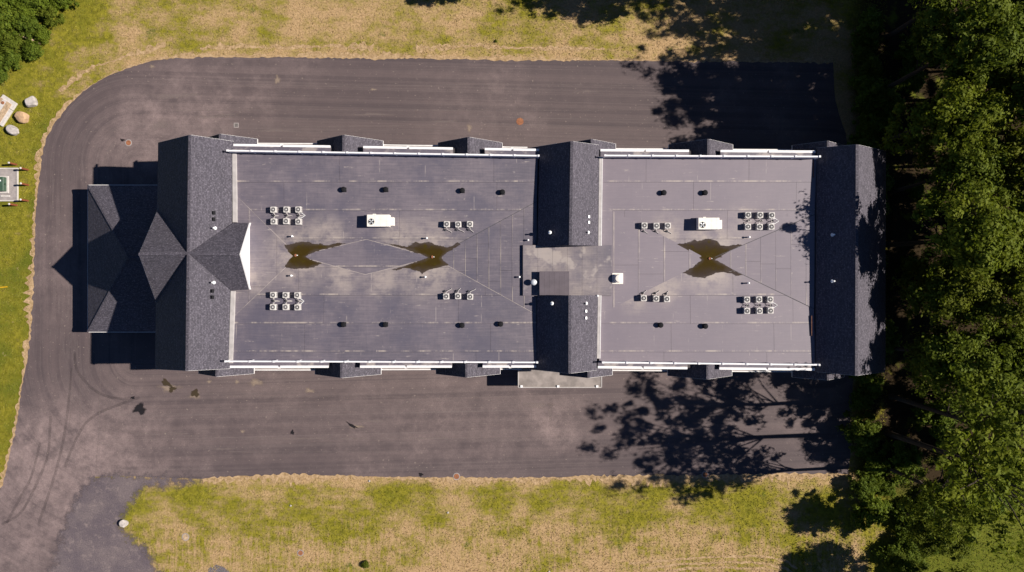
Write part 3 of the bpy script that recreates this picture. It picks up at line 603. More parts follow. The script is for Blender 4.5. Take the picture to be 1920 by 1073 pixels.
# walls
wall_pts = [(-37.9, 14.7), (39.4, 13.75), (39.35, -8.75), (-37.8, -8.3)]
MB().prism([Vector(p) for p in reversed(wall_pts)], 0, 10.1).build('wall', M['siding'], bld)
g_ = MB()
for (ra, ea, la) in ((rn, en, ln), (rs, es, ls), (rn2, en2, ln2), (rs2, es2, ls2)):
    s_ = -.3 if ra.y > 0 else .3; v = [Vector((q.x, q.y+s_, q.z-.3)) for q in (ra, ea, la)]; v[1].z = max(v[1].z, 10.1)
    b_ = len(g_.v); g_.add(v + [Vector((v[1].x*.985, v[1].y, 9.9)), Vector((v[2].x, v[2].y, 9.9))], [(0, 1, 3, 4, 2)])
g_.build('gable_wall', M['siding'], bld)
for xa, xb in ((481, 593), (718, 821), (1155, 1255), (1376, 1484)):
    for z in (1.0, 4.2, 7.4):
        for t in (.3, .7):
            x = P(lerp(xa, xb, t), 0, 9).x; window((x, lerp(14.7, 13.75, (x+36.9)/75.5)+.001, z), 1); window((x, lerp(-8.3, -8.75, (x+36.9)/75.5)-.001, z), -1)
for y in (-6, -3, 1, 4, 8, 11):
    for z in (1.0, 4.2, 7.4): window((39.38, y, z), 1, -math.pi/2)

# --- hipped drive-through roof at the star gable
ZC = 2.95; cw, ce = P(164.5, 347.5, ZC), P(296, 347.5, ZC); cs = P(163, 622.5, ZC)
x0, x1, y1, y0 = cw.x, -37.0, cw.y, cs.y; hh = (y1-y0)/2; rise = 4.1; run = hh*.80
h0 = Vector((x0+run, (y0+y1)/2, ZC+rise)); h1 = Vector((x1, (y0+y1)/2, ZC+rise)); a, b, c, d = Vector((x0, y0, ZC)), Vector((x0, y1, ZC)), Vector((x1, y1, ZC)), Vector((x1, y0, ZC))
for pts in ([a, h0, b], [b, h0, h1, c], [a, d, h1, h0]):
    slope(pts, .2, 'canopy_slope')
cap(a, h0, .2); cap(b, h0, .2); cap(h0, h1, .2)
for p, q in ((a, b), (b, c), (a, d)): MB().beam(p-Vector((0, 0, .05)), q-Vector((0, 0, .05)), .12, .3).build('canopy_fascia', M['trim'], bld)
for px_, py_ in ((x0+.6, y0+.6), (x0+.6, y1-.6), (x0+.6, (y0+y1)/2-3), (x0+.6, (y0+y1)/2+3)):
    m = MB().box(-.25, .25, -.25, .25, 0, .5); m.box(-.15, .15, -.15, .15, .5, ZC-.2); m.build('canopy_column', M['trim'], bld, (px_, py_, 0))
# --- flat porch roof on the long side
ZQ = 3.1; q = [P(x, y, ZQ) for x, y in ((972, 691), (1128, 691), (1128, 726.5), (972, 726.5))]
MB().slab(q, .3).build('porch_roof', M['porch'], bld)
e = .06
for p, r in ((q[0], q[3]), (q[3], q[2]), (q[2], q[1])): MB().beam(p+Vector((0, 0, .05)), r+Vector((0, 0, .05)), .1, .36).build('porch_trim', M['flash'], bld)
for x in (978, 1046.5, 1119.5):
    c_ = P(x, 724.5, ZQ); MB().box(c_.x-.14, c_.x+.14, c_.y-.14, c_.y+.14, 0, ZQ+.14).build('porch_post', M['white'], bld)

# ------------------------------------------------------------------ deck height at a spot
def zdeck(px, py):
    t = min(1, max(0, (py-285)/(480-285))) if py < 481 else min(1, max(0, (677-py)/(677-481)))
    return Zp + (Zd-Zp)*t

# ------------------------------------------------------------------ puddles
def zoompoly(s, ox, oy, k=5.9625): return [(x/k+ox, y/k+oy) for x, y in s]
pud = [
 (zoompoly([(670, 232), (740, 225), (800, 205), (880, 195), (960, 205), (1020, 225), (1080, 215), (1130, 240), (1180, 235), (1230, 215), (1280, 210), (1370, 215), (1250, 260), (1100, 290), (960, 335), (915, 365), (960, 390), (1010, 415), (1110, 442), (1060, 460), (1010, 490), (930, 500), (860, 498), (790, 510), (740, 500), (700, 488), (670, 487), (720, 410), (705, 370), (715, 310)], 420, 420), (556, 480), 'fish-tail brown puddle between star gable and kite-shaped roof cricket'),
 (zoompoly([(115, 210), (180, 222), (250, 230), (300, 240), (370, 255), (420, 225), (470, 200), (530, 215), (610, 197), (650, 210), (710, 235), (760, 245), (830, 262), (880, 245), (940, 203), (978, 230), (900, 280), (820, 325), (770, 370), (765, 385), (800, 420), (855, 458), (780, 475), (700, 500), (640, 510), (590, 530), (545, 565), (520, 530), (480, 530), (430, 510), (380, 495), (330, 495), (260, 522), (190, 512), (280, 490), (400, 450), (500, 415), (610, 375), (520, 335), (440, 320), (350, 280), (200, 240)], 700, 420), (812, 483), 'bow-tie brown puddle between kite-shaped cricket and middle gable'),
 (zoompoly([(105, 445), (180, 462), (260, 455), (330, 430), (375, 410), (400, 435), (450, 420), (500, 402), (570, 408), (640, 440), (670, 475), (740, 485), (830, 468), (890, 463), (915, 478), (840, 515), (740, 570), (705, 605), (640, 620), (600, 640), (640, 655), (720, 700), (820, 760), (920, 810), (830, 822), (790, 795), (700, 780), (620, 785), (560, 810), (505, 835), (490, 850), (440, 838), (370, 835), (325, 820), (270, 795), (232, 790), (270, 765), (350, 725), (400, 680), (450, 645), (410, 610), (350, 610), (335, 590), (370, 570), (280, 535), (200, 490)], 1240, 380), (1332, 486), 'bow-tie brown puddle between middle gable and tree-shaded gable')]
from mathutils.geometry import tessellate_polygon
for poly, dr, lab in pud:
    zc = Zd+.0
    pts = densify([Vector(p) for p in poly], 2.0, .7)
    # water follows the shallow fall of the deck: a film 12 mm above the sheets
    def zz(x, y):
        for A_, B_, C_ in (((dr[0]-116, dr[1]-118), (dr[0]-116, dr[1]+118), dr),): pass
        return zdeck(x, y)+.022
    vs = [P(p.x, p.y, zz(p.x, p.y)) for p in pts]
    cen = P(*dr, zz(*dr)); tris = tessellate_polygon([[Vector((v.x, v.y, 0)) for v in vs]])
    import bmesh
    bm = bmesh.new(); bv = [bm.verts.new(v) for v in vs]
    for t_ in tris:
        try: bm.faces.new([bv[i] for i in t_])
        except ValueError: pass
    bmesh.ops.subdivide_edges(bm, edges=bm.edges[:], cuts=2, use_grid_fill=True)
    bmesh.ops.recalc_face_normals(bm, faces=bm.faces[:])
    if sum(f.normal.z for f in bm.faces) < 0: bmesh.ops.reverse_faces(bm, faces=bm.faces[:])
    me = bpy.data.meshes.new('puddle'); bm.to_mesh(me); bm.free()
    VV = np.array([v.co[:2] for v in me.vertices]); OO = np.array([tuple(v.xy) for v in vs]); edge = np.full(len(VV), 9.0)
    for i in range(len(OO)):
        a_, b_ = OO[i], OO[(i+1) % len(OO)]; e_ = b_-a_; t_ = np.clip(((VV-a_)@e_)/(e_@e_), 0, 1); edge = np.minimum(edge, np.linalg.norm(VV-a_-t_[:, None]*e_, axis=1))
    edge = [float(q_) for q_ in edge]
    uv = me.uv_layers.new(name='UVMap')
    for lp in me.loops:
        co = me.vertices[lp.vertex_index].co; uv.data[lp.index].uv = (max(0, 1-abs(co.y-cen.y)/2.0), edge[lp.vertex_index])
    tag(link('puddle', me, M['puddle']), lab, 'puddle', 'puddles standing on the flat roof')
    m = MB().lathe([(.16, 0), (.16, .05), (.1, .12), (.04, .14)], 10); c = P(dr[0]-2, dr[1]-1, Zd+.02)
    dn_ = m.build('roof_drain', M['iron'], None, c); tag(dn_, 'rusty drain strainer in the '+lab.split(' roof')[0].replace(' brown', ''), 'drain', 'roof drains')
    m = MB().tube([(0, 0, 0), (0, 0, .2)], .05, 8); tag(m.build('overflow_pipe', M['pipe'], None, P(dr[0]+1.8, dr[1]-1, Zd+.02)), 'short white overflow pipe in the '+lab.replace(' brown', ''), 'pipe', 'overflow pipes')

# ------------------------------------------------------------------ roof-top equipment
S = .625
def condenser_proto():
    root = empty('condenser', (0, 0, 0), 'x', 'condenser'); h = .56
    m = MB().box(-S/2, S/2, -S/2, S/2, .06, h, .05); m.build('cabinet', M['metalbeige'], root)
    for sx in (-1, 1): MB().box(sx*.2-.05, sx*.2+.05, -.34, .34, 0, .06).build('skid', M['dark_and_shade'], root)
    for k in range(4):
        a = k*math.pi/2; m = MB()
        for j in range(5): m.box(-.22, .22, S/2+.002, S/2+.012, .12+j*.075, .15+j*.075)
        o = m.build('louvre', M['grille'], root); o.rotation_euler.z = a
    rec = MB().lathe([(.215, h+.004), (.20, h+.006), (.0, h+.006)], 20, cap=False).build('fan_well', M['fan'], root)
    g = MB()
    for r in (.235, .17):
        pts = [(r*math.cos(2*math.pi*i/20), r*math.sin(2*math.pi*i/20), h+.016) for i in range(21)]; g.tube(pts, .014 if r > .2 else .009, 4)
    for i in range(6): a = i*math.pi/3; g.tube([(.06*math.cos(a), .06*math.sin(a), h+.022), (.23*math.cos(a), .23*math.sin(a), h+.018)], .008, 4)
    g.build('fan_guard', M['grille'], root)
    MB().lathe([(.085, h+.006), (.085, h+.03), (.05, h+.045)], 14).build('fan_hub', M['hub'], root)
    MB().box(-.06, .06, -S/2-.07, -S/2, .18, .42).build('service_valve', M['metalbeige'], root)
    return root
proto = condenser_proto(); first = [True]
def place(root, used, loc, rz, label, group):
    if used[0]: o = root; used[0] = False
    else: o = copy_tree(root)
    o.location = loc; o.rotation_euler.z = rz; tag(o, label, None, group); return o
six, three = ('star-gable end', 'middle', 'far end'), None
banks = [
 ('six-unit bank beside star gable', 'away from porch', [[(512.4, 393), (536.4, 393), (559.2, 393)], [(512.6, 415.2), (536, 415.2), (558.6, 415.4)]]),
 ('six-unit bank beside star gable', 'porch side', [[(511.4, 553.4), (535, 553.4), (557, 553.4)], [(511.4, 576.2), (535, 576), (557.6, 576.6)]]),
 ('three-unit row before middle gable', 'away from porch', [[(837.5, 420.5), (859, 420.5), (881, 420.3)]]),
 ('three-unit row before middle gable', 'porch side', [[(836.7, 556), (858.6, 555.6), (881, 556.4)]]),
 ('three-unit row past middle gable', 'away from porch', [[(1208.3, 423), (1231, 423), (1252.5, 423)]]),
 ('three-unit row past middle gable', 'porch side', [[(1207.5, 559.6), (1230.5, 560), (1251, 561)]]),
 ('six-unit bank near tree-shaded gable', 'away from porch', [[(1402.8, 402.7), (1425.3, 403), (1447.3, 403.6)], [(1402.8, 425.4), (1424.8, 425), (1446.8, 425.6)]]),
 ('six-unit bank near tree-shaded gable', 'porch side', [[(1401, 561.7), (1423.6, 561.5), (1444.5, 561.7)], [(1401, 583), (1424, 583.5), (1445, 583)]])]
hosen = 0
for bd, side, rows in banks:
    for ri, row in enumerate(rows):
        outer = (ri == 0) == (side == 'away from porch')
        for ci, (px, py) in enumerate(row):
            z = zdeck(px, py)+.01; up = (ri == 0 and len(rows) == 2) or (len(rows) == 1 and side == 'away from porch')
            pos = ('end toward star gable', 'middle', 'end toward tree-shaded gable')[ci]
            rowt = (('outer row ' if outer else 'inner row ') if len(rows) == 2 else '')
            place(proto, first, P(px+random.uniform(-.4, .4), py+random.uniform(-.4, .4), z+.56)-Vector((0, 0, .56)), (0 if up else math.pi)+random.uniform(-.05, .05), f'beige condenser, {rowt}{pos}, {bd}, {side}'.replace('end toward star gable', 'end nearest star gable').replace('end toward tree-shaded gable', 'end farthest from star gable').replace(', six-unit bank beside star gable', ', bank beside star gable').replace('six-unit bank near', 'bank near').replace('end farthest from star gable', 'end nearest the trees'), 'condensers on the flat roof')
            c = P(px, py, z+.56); sg = -1 if up else 1
            e0 = Vector((0, sg*(S/2+.06), .30)); dxr = random.uniform(-.15, .25); far = .95 if len(rows) == 1 else .62
            m = MB().tube([e0, e0+Vector((.03, sg*.14, .02)), (dxr*.5+.1, sg*(S/2+.30), .12), (dxr+.28, sg*(S/2+far*.45), .06), (dxr+.38, sg*(S/2+far*.55), .04)], .032, 6)
            ho = m.build('refrigerant_hose', M['hose'], None, Vector((c.x, c.y, z)))
            tag(ho, f'pale hose, {rowt}{pos}, {bd}, {side}'.replace('end toward star gable', 'first').replace('end toward tree-shaded gable', 'last'), 'hose', 'condenser hoses')
    if len(rows) == 2:
        (ax, ay), (bx, by_) = rows[0][2], rows[1][2]; z = zdeck(ax, (ay+by_)/2)+.04; a, b = P(ax, ay+6.5, z), P(bx, by_-6.5, z); mid = P(ax+12.9, (ay+by_)/2, z); o_ = P(ax, (ay+by_)/2, z)
        m = MB().tube([a-o_, (a+Vector((.35, 0, 0)))-o_, mid-o_, (b+Vector((.35, 0, 0)))-o_, b-o_], .04, 6)
        tag(m.build('looped_hose', M['pipe'], None, o_), f'white looped hose at the end of {bd}, {side}', 'hose', 'looped hoses')
    # stub where hoses enter the roof
    for ri, row in enumerate(rows[:1]):
        for ci, (px, py) in enumerate(row):
            yy = py + (11 if len(rows) == 2 else (11 if side == 'away from porch' else -10)); z = zdeck(px, yy)
            m = MB().lathe([(.13, 0), (.13, .05), (.06, .10), (.06, .22)], 10)
            pos = ('end toward star gable', 'middle', 'end toward tree-shaded gable')[ci]
            tag(m.build('pipe_boot', M['dark_and_shade'], None, P(px-2.5 + 4*(len(rows) == 2), yy, z)), f'small dark pipe boot, {pos}, {bd}, {side}', 'pipe boot', 'pipe boots by the condensers')

def rtu(xb0, xb1, y0, y1, xe, ye0, ye1, fx, fy, label):
    z = zdeck((xb0+xb1)/2, (y0+y1)/2); top = z+1.08; a, b = P(xb0, y1, top), P(xb1, y0, top); e0, e1 = P(xb1, ye1, top-.1), P(xe, ye0, top-.1); c = Vector(((a.x+b.x)/2, (a.y+b.y)/2, z))
    root = empty('rooftop_unit', c, label, 'air handler', 'packaged rooftop units')
    m = MB().box(a.x-c.x, b.x-c.x, a.y-c.y, b.y-c.y, .2, 1.08, .03); m.build('cabinet', M['rtu'], root)
    MB().box(a.x-c.x+.08, b.x-c.x-.08, a.y-c.y+.08, b.y-c.y-.08, 0, .2).build('curb', M['galv'], root)
    MB().box(b.x-c.x+.002, e1.x-c.x, e0.y-c.y, e1.y-c.y, .35, .92, .03).build('intake_hood', M['rtu'], root)
    for k in range(3):
        xx = lerp(a.x, b.x, (.34, .62, .88)[k])-c.x; MB().box(xx-.006, xx+.006, a.y-c.y-.004, b.y-c.y+.004, .24, 1.086).build('panel_seam', M['galv'], root)
    xx = lerp(a.x, b.x, .3)-c.x; MB().box(xx-.12, xx+.16, b.y-c.y, b.y-c.y+.09, .5, .95).build('disconnect_box', M['rtu'], root)
    f = P(fx, fy, top)-c; r = .325
    MB().lathe([(r+.02, 1.075), (r+.02, 1.10), (r, 1.10), (r, 1.083)], 24, (f.x, f.y, 0), False).build('fan_ring', M['rtu'], root)
    MB().lathe([(r, 1.084), (0, 1.084)], 24, (f.x, f.y, 0), False).build('fan_well', M['black'], root)
    for k in range(4):
        m = MB(); a0 = k*math.pi/2+.5; m.add([(f.x+q_*math.cos(a0+w_), f.y+q_*math.sin(a0+w_), 1.088+zz_) for q_, w_, zz_ in ((.07, 0, 0), (.29, -.12, 0), (.30, .62, .012), (.07, .7, .012))], [(0, 1, 2, 3)]); m.build('fan_blade', M['galv'], root)
    MB().lathe([(.08, 1.086), (.08, 1.11), (.04, 1.12)], 12, (f.x, f.y, 0)).build('fan_hub', M['grille'], root)
rtu(687.9, 730.3, 402.5, 425, 738.6, 407.4, 423.3, 696.2, 415.8, 'cream packaged rooftop unit with round fan near kite-shaped cricket')
rtu(1309.5, 1349, 408.3, 430.3, 1354.2, 412.5, 429.4, 1317.3, 421.9, 'cream packaged rooftop unit with round fan past middle gable')

# vents
pp = MB().tube([(0, 0, 0), (0, 0, .42)], .075, 10); pp.lathe([(.085, .42), (.11, .44), (.11, .5), (.05, .55)], 12)
PIPE = pp.mesh('vent_pipe', [M['pipe']], False)
def vent(px, py, z, label, group='white vent pipes on the flat roof', name='vent_pipe', me=PIPE, cat='vent pipe', h=.5):
    o = link(name, me, None, None, P(px, py, z+h)-Vector((0, 0, h))); return tag(o, label, cat, group)
for px, py, lb in ((547, 443, 'white vent pipe by fish-tail puddle, away from porch'), (545.5, 517, 'white vent pipe by fish-tail puddle, porch side'), (800, 446.5, 'white vent pipe beside bow-tie puddle before middle gable, away from porch'), (797.5, 519.5, 'white vent pipe beside bow-tie puddle before middle gable, porch side'),
                   (990.3, 450.3, 'white vent pipe at corner of raised walkway, away from porch'), (974, 519.5, 'white vent pipe beside raised walkway, near white mushroom vent'), (1405.5, 444.6, 'white vent pipe past lone bow-tie puddle, away from porch'), (1404.3, 531, 'white vent pipe past lone bow-tie puddle, porch side'), (1120.5, 554.8, 'short white pipe at corner of raised walkway by square exhaust')):
    vent(px, py, zdeck(px, py), lb)
bv = MB().box(-.24, .24, -.24, .24, 0, .05); bv.lathe([(.16, .05), (.16, .28), (.29, .28), (.29, .36), (.2, .47), (.05, .5)], 16)
BLK = bv.mesh('roof_exhaust', [M['black']])
for px, py, t in ((643.5, 355, 'first'), (722.5, 355, 'second'), (866.5, 357, 'third'), (942, 360, 'fourth')): vent(px, py, zdeck(px, py), f'black round roof vent, {t} from star gable, away from porch', 'black roof vents', 'roof_exhaust', BLK, 'roof vent', .5)
for px, py, t in ((643, 609, 'first'), (722, 609, 'second'), (866, 610.5, 'third'), (938.5, 608, 'fourth')): vent(px, py, zdeck(px, py), f'black round roof vent, {t} from star gable, porch side', 'black roof vents', 'roof_exhaust', BLK, 'roof vent', .5)
for px, py, t in ((1245.5, 361, 'first past middle gable, away from porch'), (1323, 361, 'second past middle gable, away from porch'), (1239.5, 610, 'first past middle gable, porch side'), (1323.5, 612, 'second past middle gable, porch side')): vent(px, py, zdeck(px, py), f'black round roof vent, {t}', 'black roof vents', 'roof_exhaust', BLK, 'roof vent', .5)
# on the slopes
pt_ = .0; sb = MB().box(-.12, .12, -.15, .15, -.12, .10, .02); sb.box(-.15, .15, -.19, .19, -.14, -.02)
SBX = sb.mesh('box_vent', [M['black']]); sw_ = MB().box(-.12, .12, -.15, .15, -.15, .16, .03).mesh('white_box_vent', [M['pipe']])
def gz(px, ridge_px, zr, half_px, zl):            # height on a gable slope
    return lerp(zr, zl, min(1, abs(px-ridge_px)/half_px))
for px, py, t in ((400.5, 399, 'upper-ridge pair away from porch, nearer roof end'), (400.5, 411, 'pair away from porch, nearer star gable'), (398, 545.8, 'porch-side pair, nearer star gable'), (398, 557.5, 'porch-side pair, nearer roof end')):
    o = vent(px, py, gz(px, 354, ZR, 82, ZL)+.12, 'black box vent on star-gable roof slope, '+t.replace('upper-ridge ', ''), 'black box vents on the shingles', 'box_vent', SBX, 'roof vent', .1)
    o.rotation_euler.y = .6
sp = MB().tube([(0, 0, -.2), (0, 0, .42)], .075, 10); sp.lathe([(.09, .40), (.09, .47), (.03, .5)], 10); sp.lathe([(.19, -.05), (.19, .03), (.08, .12)], 10); SPM = sp.mesh('slope_pipe', [M['pipe']])
for px, py, z, t in ((400, 427.4, gz(400, 354, ZR, 82, ZL), 'star-gable slope beside black box vents, away from porch'), (397.5, 530, gz(397.5, 354, ZR, 82, ZL), 'star-gable slope beside black box vents, porch side'),
                     (1031.5, 435.4, gz(1031.5, 1070, ZM, 61, 13), 'shaded middle-gable slope, away from porch'), (1035.5, 569.3, gz(1035.5, 1069, ZM, 61, 13), 'shaded middle-gable slope, porch side'), (1564.5, 440, gz(1564.5, 1606, ZR, 74, ZL), 'dark slope of tree-shaded gable, away from porch'), (1564.5, 527.3, gz(1564.5, 1606, ZR, 74, ZL), 'dark slope of tree-shaded gable, porch side'),
                     (1103.5, 435.4, gz(1103.5, 1070, ZM, 52, 12.5), 'sunlit middle-gable slope, away from porch'), (1099.6, 569.3, gz(1099.6, 1069, ZM, 52, 12.5), 'sunlit middle-gable slope, porch side')):
    vent(px, py, z, 'white vent pipe on '+t, 'white vent pipes on the shingles', 'slope_vent_pipe', SPM, 'vent pipe', .45)
for px, py, t in ((1103.3, 406.4, 'away from porch, nearer roof edge'), (1103.3, 417, 'away from porch, nearer walkway'), (1098, 583.6, 'porch side, nearer walkway'), (1098, 596.5, 'porch side, nearer roof edge')):
    o = vent(px, py, gz(px, 1070, ZM, 52, 12.5), 'small white box vent on sunlit middle-gable slope, '+t, 'white box vents on the middle gable', 'white_box_vent', sw_, 'roof vent', .15); o.rotation_euler.y = .55
# white mushroom vent and square exhaust
z = 12.49; c = P(1001, 529.4, z+.75)-Vector((0, 0, .75)); root = empty('mushroom_vent', c, 'white round mushroom vent beside sheet-metal hatch on walkway', 'roof vent')
MB().lathe([(.2, 0), (.2, .45)], 16).build('stack', M['galv'], root); MB().lathe([(.30, .42), (.325, .46), (.325, .56), (.27, .66), (.15, .73), (.03, .75)], 20).build('cap', M['galv'], root)
z = zdeck(1158, 522)+.02; c = P(1158, 522.4, z+.35)-Vector((0, 0, .35)); root = empty('exhaust_fan', c, 'white square exhaust fan with round hood at walkway edge', 'exhaust fan')
MB().box(-.58, .58, -.58, .58, 0, .34, .03).build('curb_cap', M['rtu'], root); MB().lathe([(.33, .34), (.33, .55), (.44, .58), (.46, .66), (.44, .85), (.34, .96), (.1, 1.0)], 24).build('hood', M['rtu'], root, (.04, 0, 0))

# ------------------------------------------------------------------ ground things
def boulder(px, py, r, mat, label, seed, sx=1.0, sy=1.0, rz=0):
    rr = random.Random(seed); bm = bmesh.new(); bmesh.ops.create_icosphere(bm, subdivisions=3, radius=1)
    planes = [(Vector((rr.gauss(0, 1), rr.gauss(0, 1), rr.gauss(0, .7))).normalized(), rr.uniform(.62, .86)) for _ in range(9)] + [(Vector((.1, .1, 1)).normalized(), .6)]
    for v in bm.verts:
        for n, d in planes:
            k = v.co.dot(n)
            if k > d: v.co -= n*(k-d)
        v.co *= 1+rr.uniform(-.012, .012); v.co.x *= r*sx; v.co.y *= r*sy; v.co.z *= r*.75
    me = bpy.data.meshes.new('boulder'); bm.to_mesh(me); bm.free()
    o = link('boulder', me, mat, None, P(px, py)+Vector((0, 0, r*.3))); o.rotation_euler.z = rz; tag(o, label, 'boulder', 'boulders on the grass')
boulder(61, 192.5, .78, M['rock'], 'pale rounded boulder, the one nearest the paved bend', 3, .95, 1.05, .3)
boulder(44.5, 221, .92, M['rocktan'], 'tan angular boulder between the two pale boulders', 5, 1.05, .8, -.3)
boulder(27.5, 245, .82, M['rock'], 'pale pointed boulder nearest the bollards', 8, 1.1, .75, -.4)
boulder(233.5, 981, .62, M['rock'], 'lone white block of stone on the gravel edge', 12, .9, .9, .5)
boulder(1762, 985, 1.25, M['rock'], 'pale boulder half hidden under shrubs by the wood', 15, .8, 1.2, -.3)
boulder(1752, 997, .6, M['rock'], 'small pale rock beside the half hidden boulder', 16, 1, 1, .6)
for i, (px, py) in enumerate(((693, 902), (545, 948), (840, 961), (1030, 1072))): boulder(px, py, .14, M['rock'], ('small white stone at paving edge', 'small pale stone in the grass by tan soil', 'small pale stone in the mown grass', 'small white stone near wheel ruts')[i], 20+i)
# utility pad, transformer, bollards
c = P(2, 346.5); pad = empty('utility_pad', c, 'concrete utility pad with white kerb behind rusty bollards', 'concrete pad')
MB().box(-5.2, 2.1, -2.0, 2.0, 0, .06).build('slab', M['concrete'], pad)
for b_ in ((-5.2, 2.15, 1.9, 2.05), (-5.2, 2.15, -2.05, -1.9), (2.0, 2.15, -1.9, 1.9)): MB().box(*b_, 0, .16).build('kerb', M['kerb'], pad)
c = P(-8, 346.5, .06); tr = empty('transformer', c, 'green steel transformer cabinet on white plinth', 'transformer')
MB().box(-1.7, 1.62, -1.05, 1.05, 0, .14, .02).build('plinth', M['kerb'], tr); MB().box(-1.5, 1.42, -.86, .86, .14, .75, .04).build('cabinet', M['green'], tr)
MB().box(1.0, 1.15, .3, .5, .75, .78).build('label_plate', M['white'], tr); MB().box(1.43, 1.46, -.1, .1, .4, .5).build('handle', M['black'], tr)
tag(MB().box(-.55, .55, -.09, .09, 0, .12).build('kerb_block', M['kerb'], None, P(10.5, 368, .06)), 'white kerb block lying on the utility pad', 'kerb block')
bo = MB().lathe([(.12, 0), (.12, 1.36)], 12).mesh('post', [M['rust']]); bc = MB().lathe([(.125, 1.36), (.12, 1.44), (.06, 1.48)], 12).mesh('cap', [M['kerb']])
for i, (px, py) in enumerate(((15.8, 305.2), (37.8, 315.1), (38.2, 344), (37.8, 374.2), (16.4, 382.6))):
    k = P(px, py, 1.45); o = empty('bollard', (k.x, k.y, 0), 'rust-red bollard with white cap, '+('outside pad beside the boulders', 'at pad corner toward boulders', 'middle of the three along pad kerb', 'at pad corner away from boulders', 'outside pad away from boulders')[i], 'bollard', 'bollards round the utility pad')
    link('post', bo, None, o); link('cap', bc, None, o)
# timber platform (only a corner shows)
c = P(6, 206, 0); pl = empty('timber_platform', c, 'white concrete base with timber boards and rusty round lid at grass edge', 'platform', rz=R(57))
MB().box(-1.75, .55, -1.15, -.5, 0, .25, .03).build('base_slab', M['kerb'], pl); MB().box(.6, 1.6, -1.15, .9, 0, .25, .03).build('base_slab', M['kerb'], pl)
MB().box(-1.9, .55, -.45, 1.8, 0, .2).build('base_slab', M['kerb'], pl)
for k, (a_, b_) in enumerate(((-.72, -.42), (-.38, -.06), (-.02, .5), (.54, 1.0))): MB().box(-1.8, 1.15, a_, b_, .26, .36).build('board', M['wood'] if k != 2 else M['kerb'], pl)
MB().lathe([(.2, .36), (.2, .40), (.17, .41)], 16, (.75, .25, 0)).build('lid', M['iron'], pl)
MB().beam(P(-12, 540, .12), P(13, 538, .25), .1, .1).build('x', M['yellow']); o = COL.objects[-1]; o.name = 'marker_pole'; tag(o, 'bright yellow marker pole lying in the grass', 'pole')
m = MB().tube([P(38, 66, .5), P(55, 73, .45), P(76, 82, .2)], [.16, .14, .12], 8); tag(m.build('log', M['wood']), 'bare grey log lying on the leafy shrubs', 'log')
# manholes
for px, py, r, lab in ((975, 228, .34, 'round rusty manhole cover in the asphalt away from porch'), (241, 268, .32, 'round rusty cover in pale asphalt near hipped roof'), (856, 893.5, .34, 'round rusty cover at grass edge, porch side'), (1322, 890, .32, 'round rusty cover in tree shade at paving edge'), (563.5, 1037, .3, 'round rusty cover in the mown grass'), (348, 1007, .36, 'round pale cover in grass beside the gravel')):
    o = empty('manhole_cover', P(px, py, .012), lab, 'manhole cover', 'manhole covers')
    MB().lathe([(r+.10, 0), (r+.10, .022), (r, .022), (r, .012)], 24, cap=False).build('rim', M['concrete'] if px != 975 else M['iron'], o); MB().lathe([(r-.01, 0), (r-.01, .03), (r-.06, .034)], 24).build('lid', M['iron'] if px != 348 else M['wood'], o)
o = empty('drain_grate', P(443, 235, .012), 'small square drain grate in asphalt near the bays', 'drain grate')
MB().box(-.3, .3, -.3, .3, 0, .02).build('frame', M['concrete'], o)
for k in range(4): MB().box(-.2, .2, -.2+k*.105, -.14+k*.105, .02, .03).build('bar', M['black'], o)

# ------------------------------------------------------------------ vegetation
def leaf_mesh(name, cen, rad, per, size, mat, seed, flat=.55, up=.35):
    r = np.random.default_rng(seed); V = []
    cen = np.asarray(cen); n = len(cen)*per
    d = r.normal(size=(n, 3)); d /= np.linalg.norm(d, axis=1)[:, None]; rr = np.abs(r.normal(.62, .34, n)); ax = np.repeat(r.uniform(.65, 1.35, (len(cen), 3)), per, 0)
    C = np.repeat(cen, per, 0) + d*(np.repeat(np.asarray(rad), per)*rr)[:, None]*np.array([1, 1, flat])*ax
    nn = d*1.0 + r.normal(size=(n, 3))*.38 + np.array([0, 0, up]); nn /= np.linalg.norm(nn, axis=1)[:, None]
    a = np.cross(nn, r.normal(size=(n, 3))); a /= np.linalg.norm(a, axis=1)[:, None]; b = np.cross(nn, a)
    s = (size*r.uniform(.6, 1.35, n))[:, None]
    Q = np.stack([C-a*s, C-b*s*.55+nn*s*.12, C+a*s, C+b*s*.55+nn*s*.12], 1).reshape(-1, 3)
    me = bpy.data.meshes.new(name); me.vertices.add(len(Q)); me.vertices.foreach_set('co', Q.ravel().astype(np.float32))
    me.loops.add(4*n); me.loops.foreach_set('vertex_index', np.arange(4*n, dtype=np.int32)); me.polygons.add(n); me.polygons.foreach_set('loop_start', np.arange(0, 4*n, 4, dtype=np.int32))
    me.update(calc_edges=True); me.validate(); me.materials.append(mat); return me
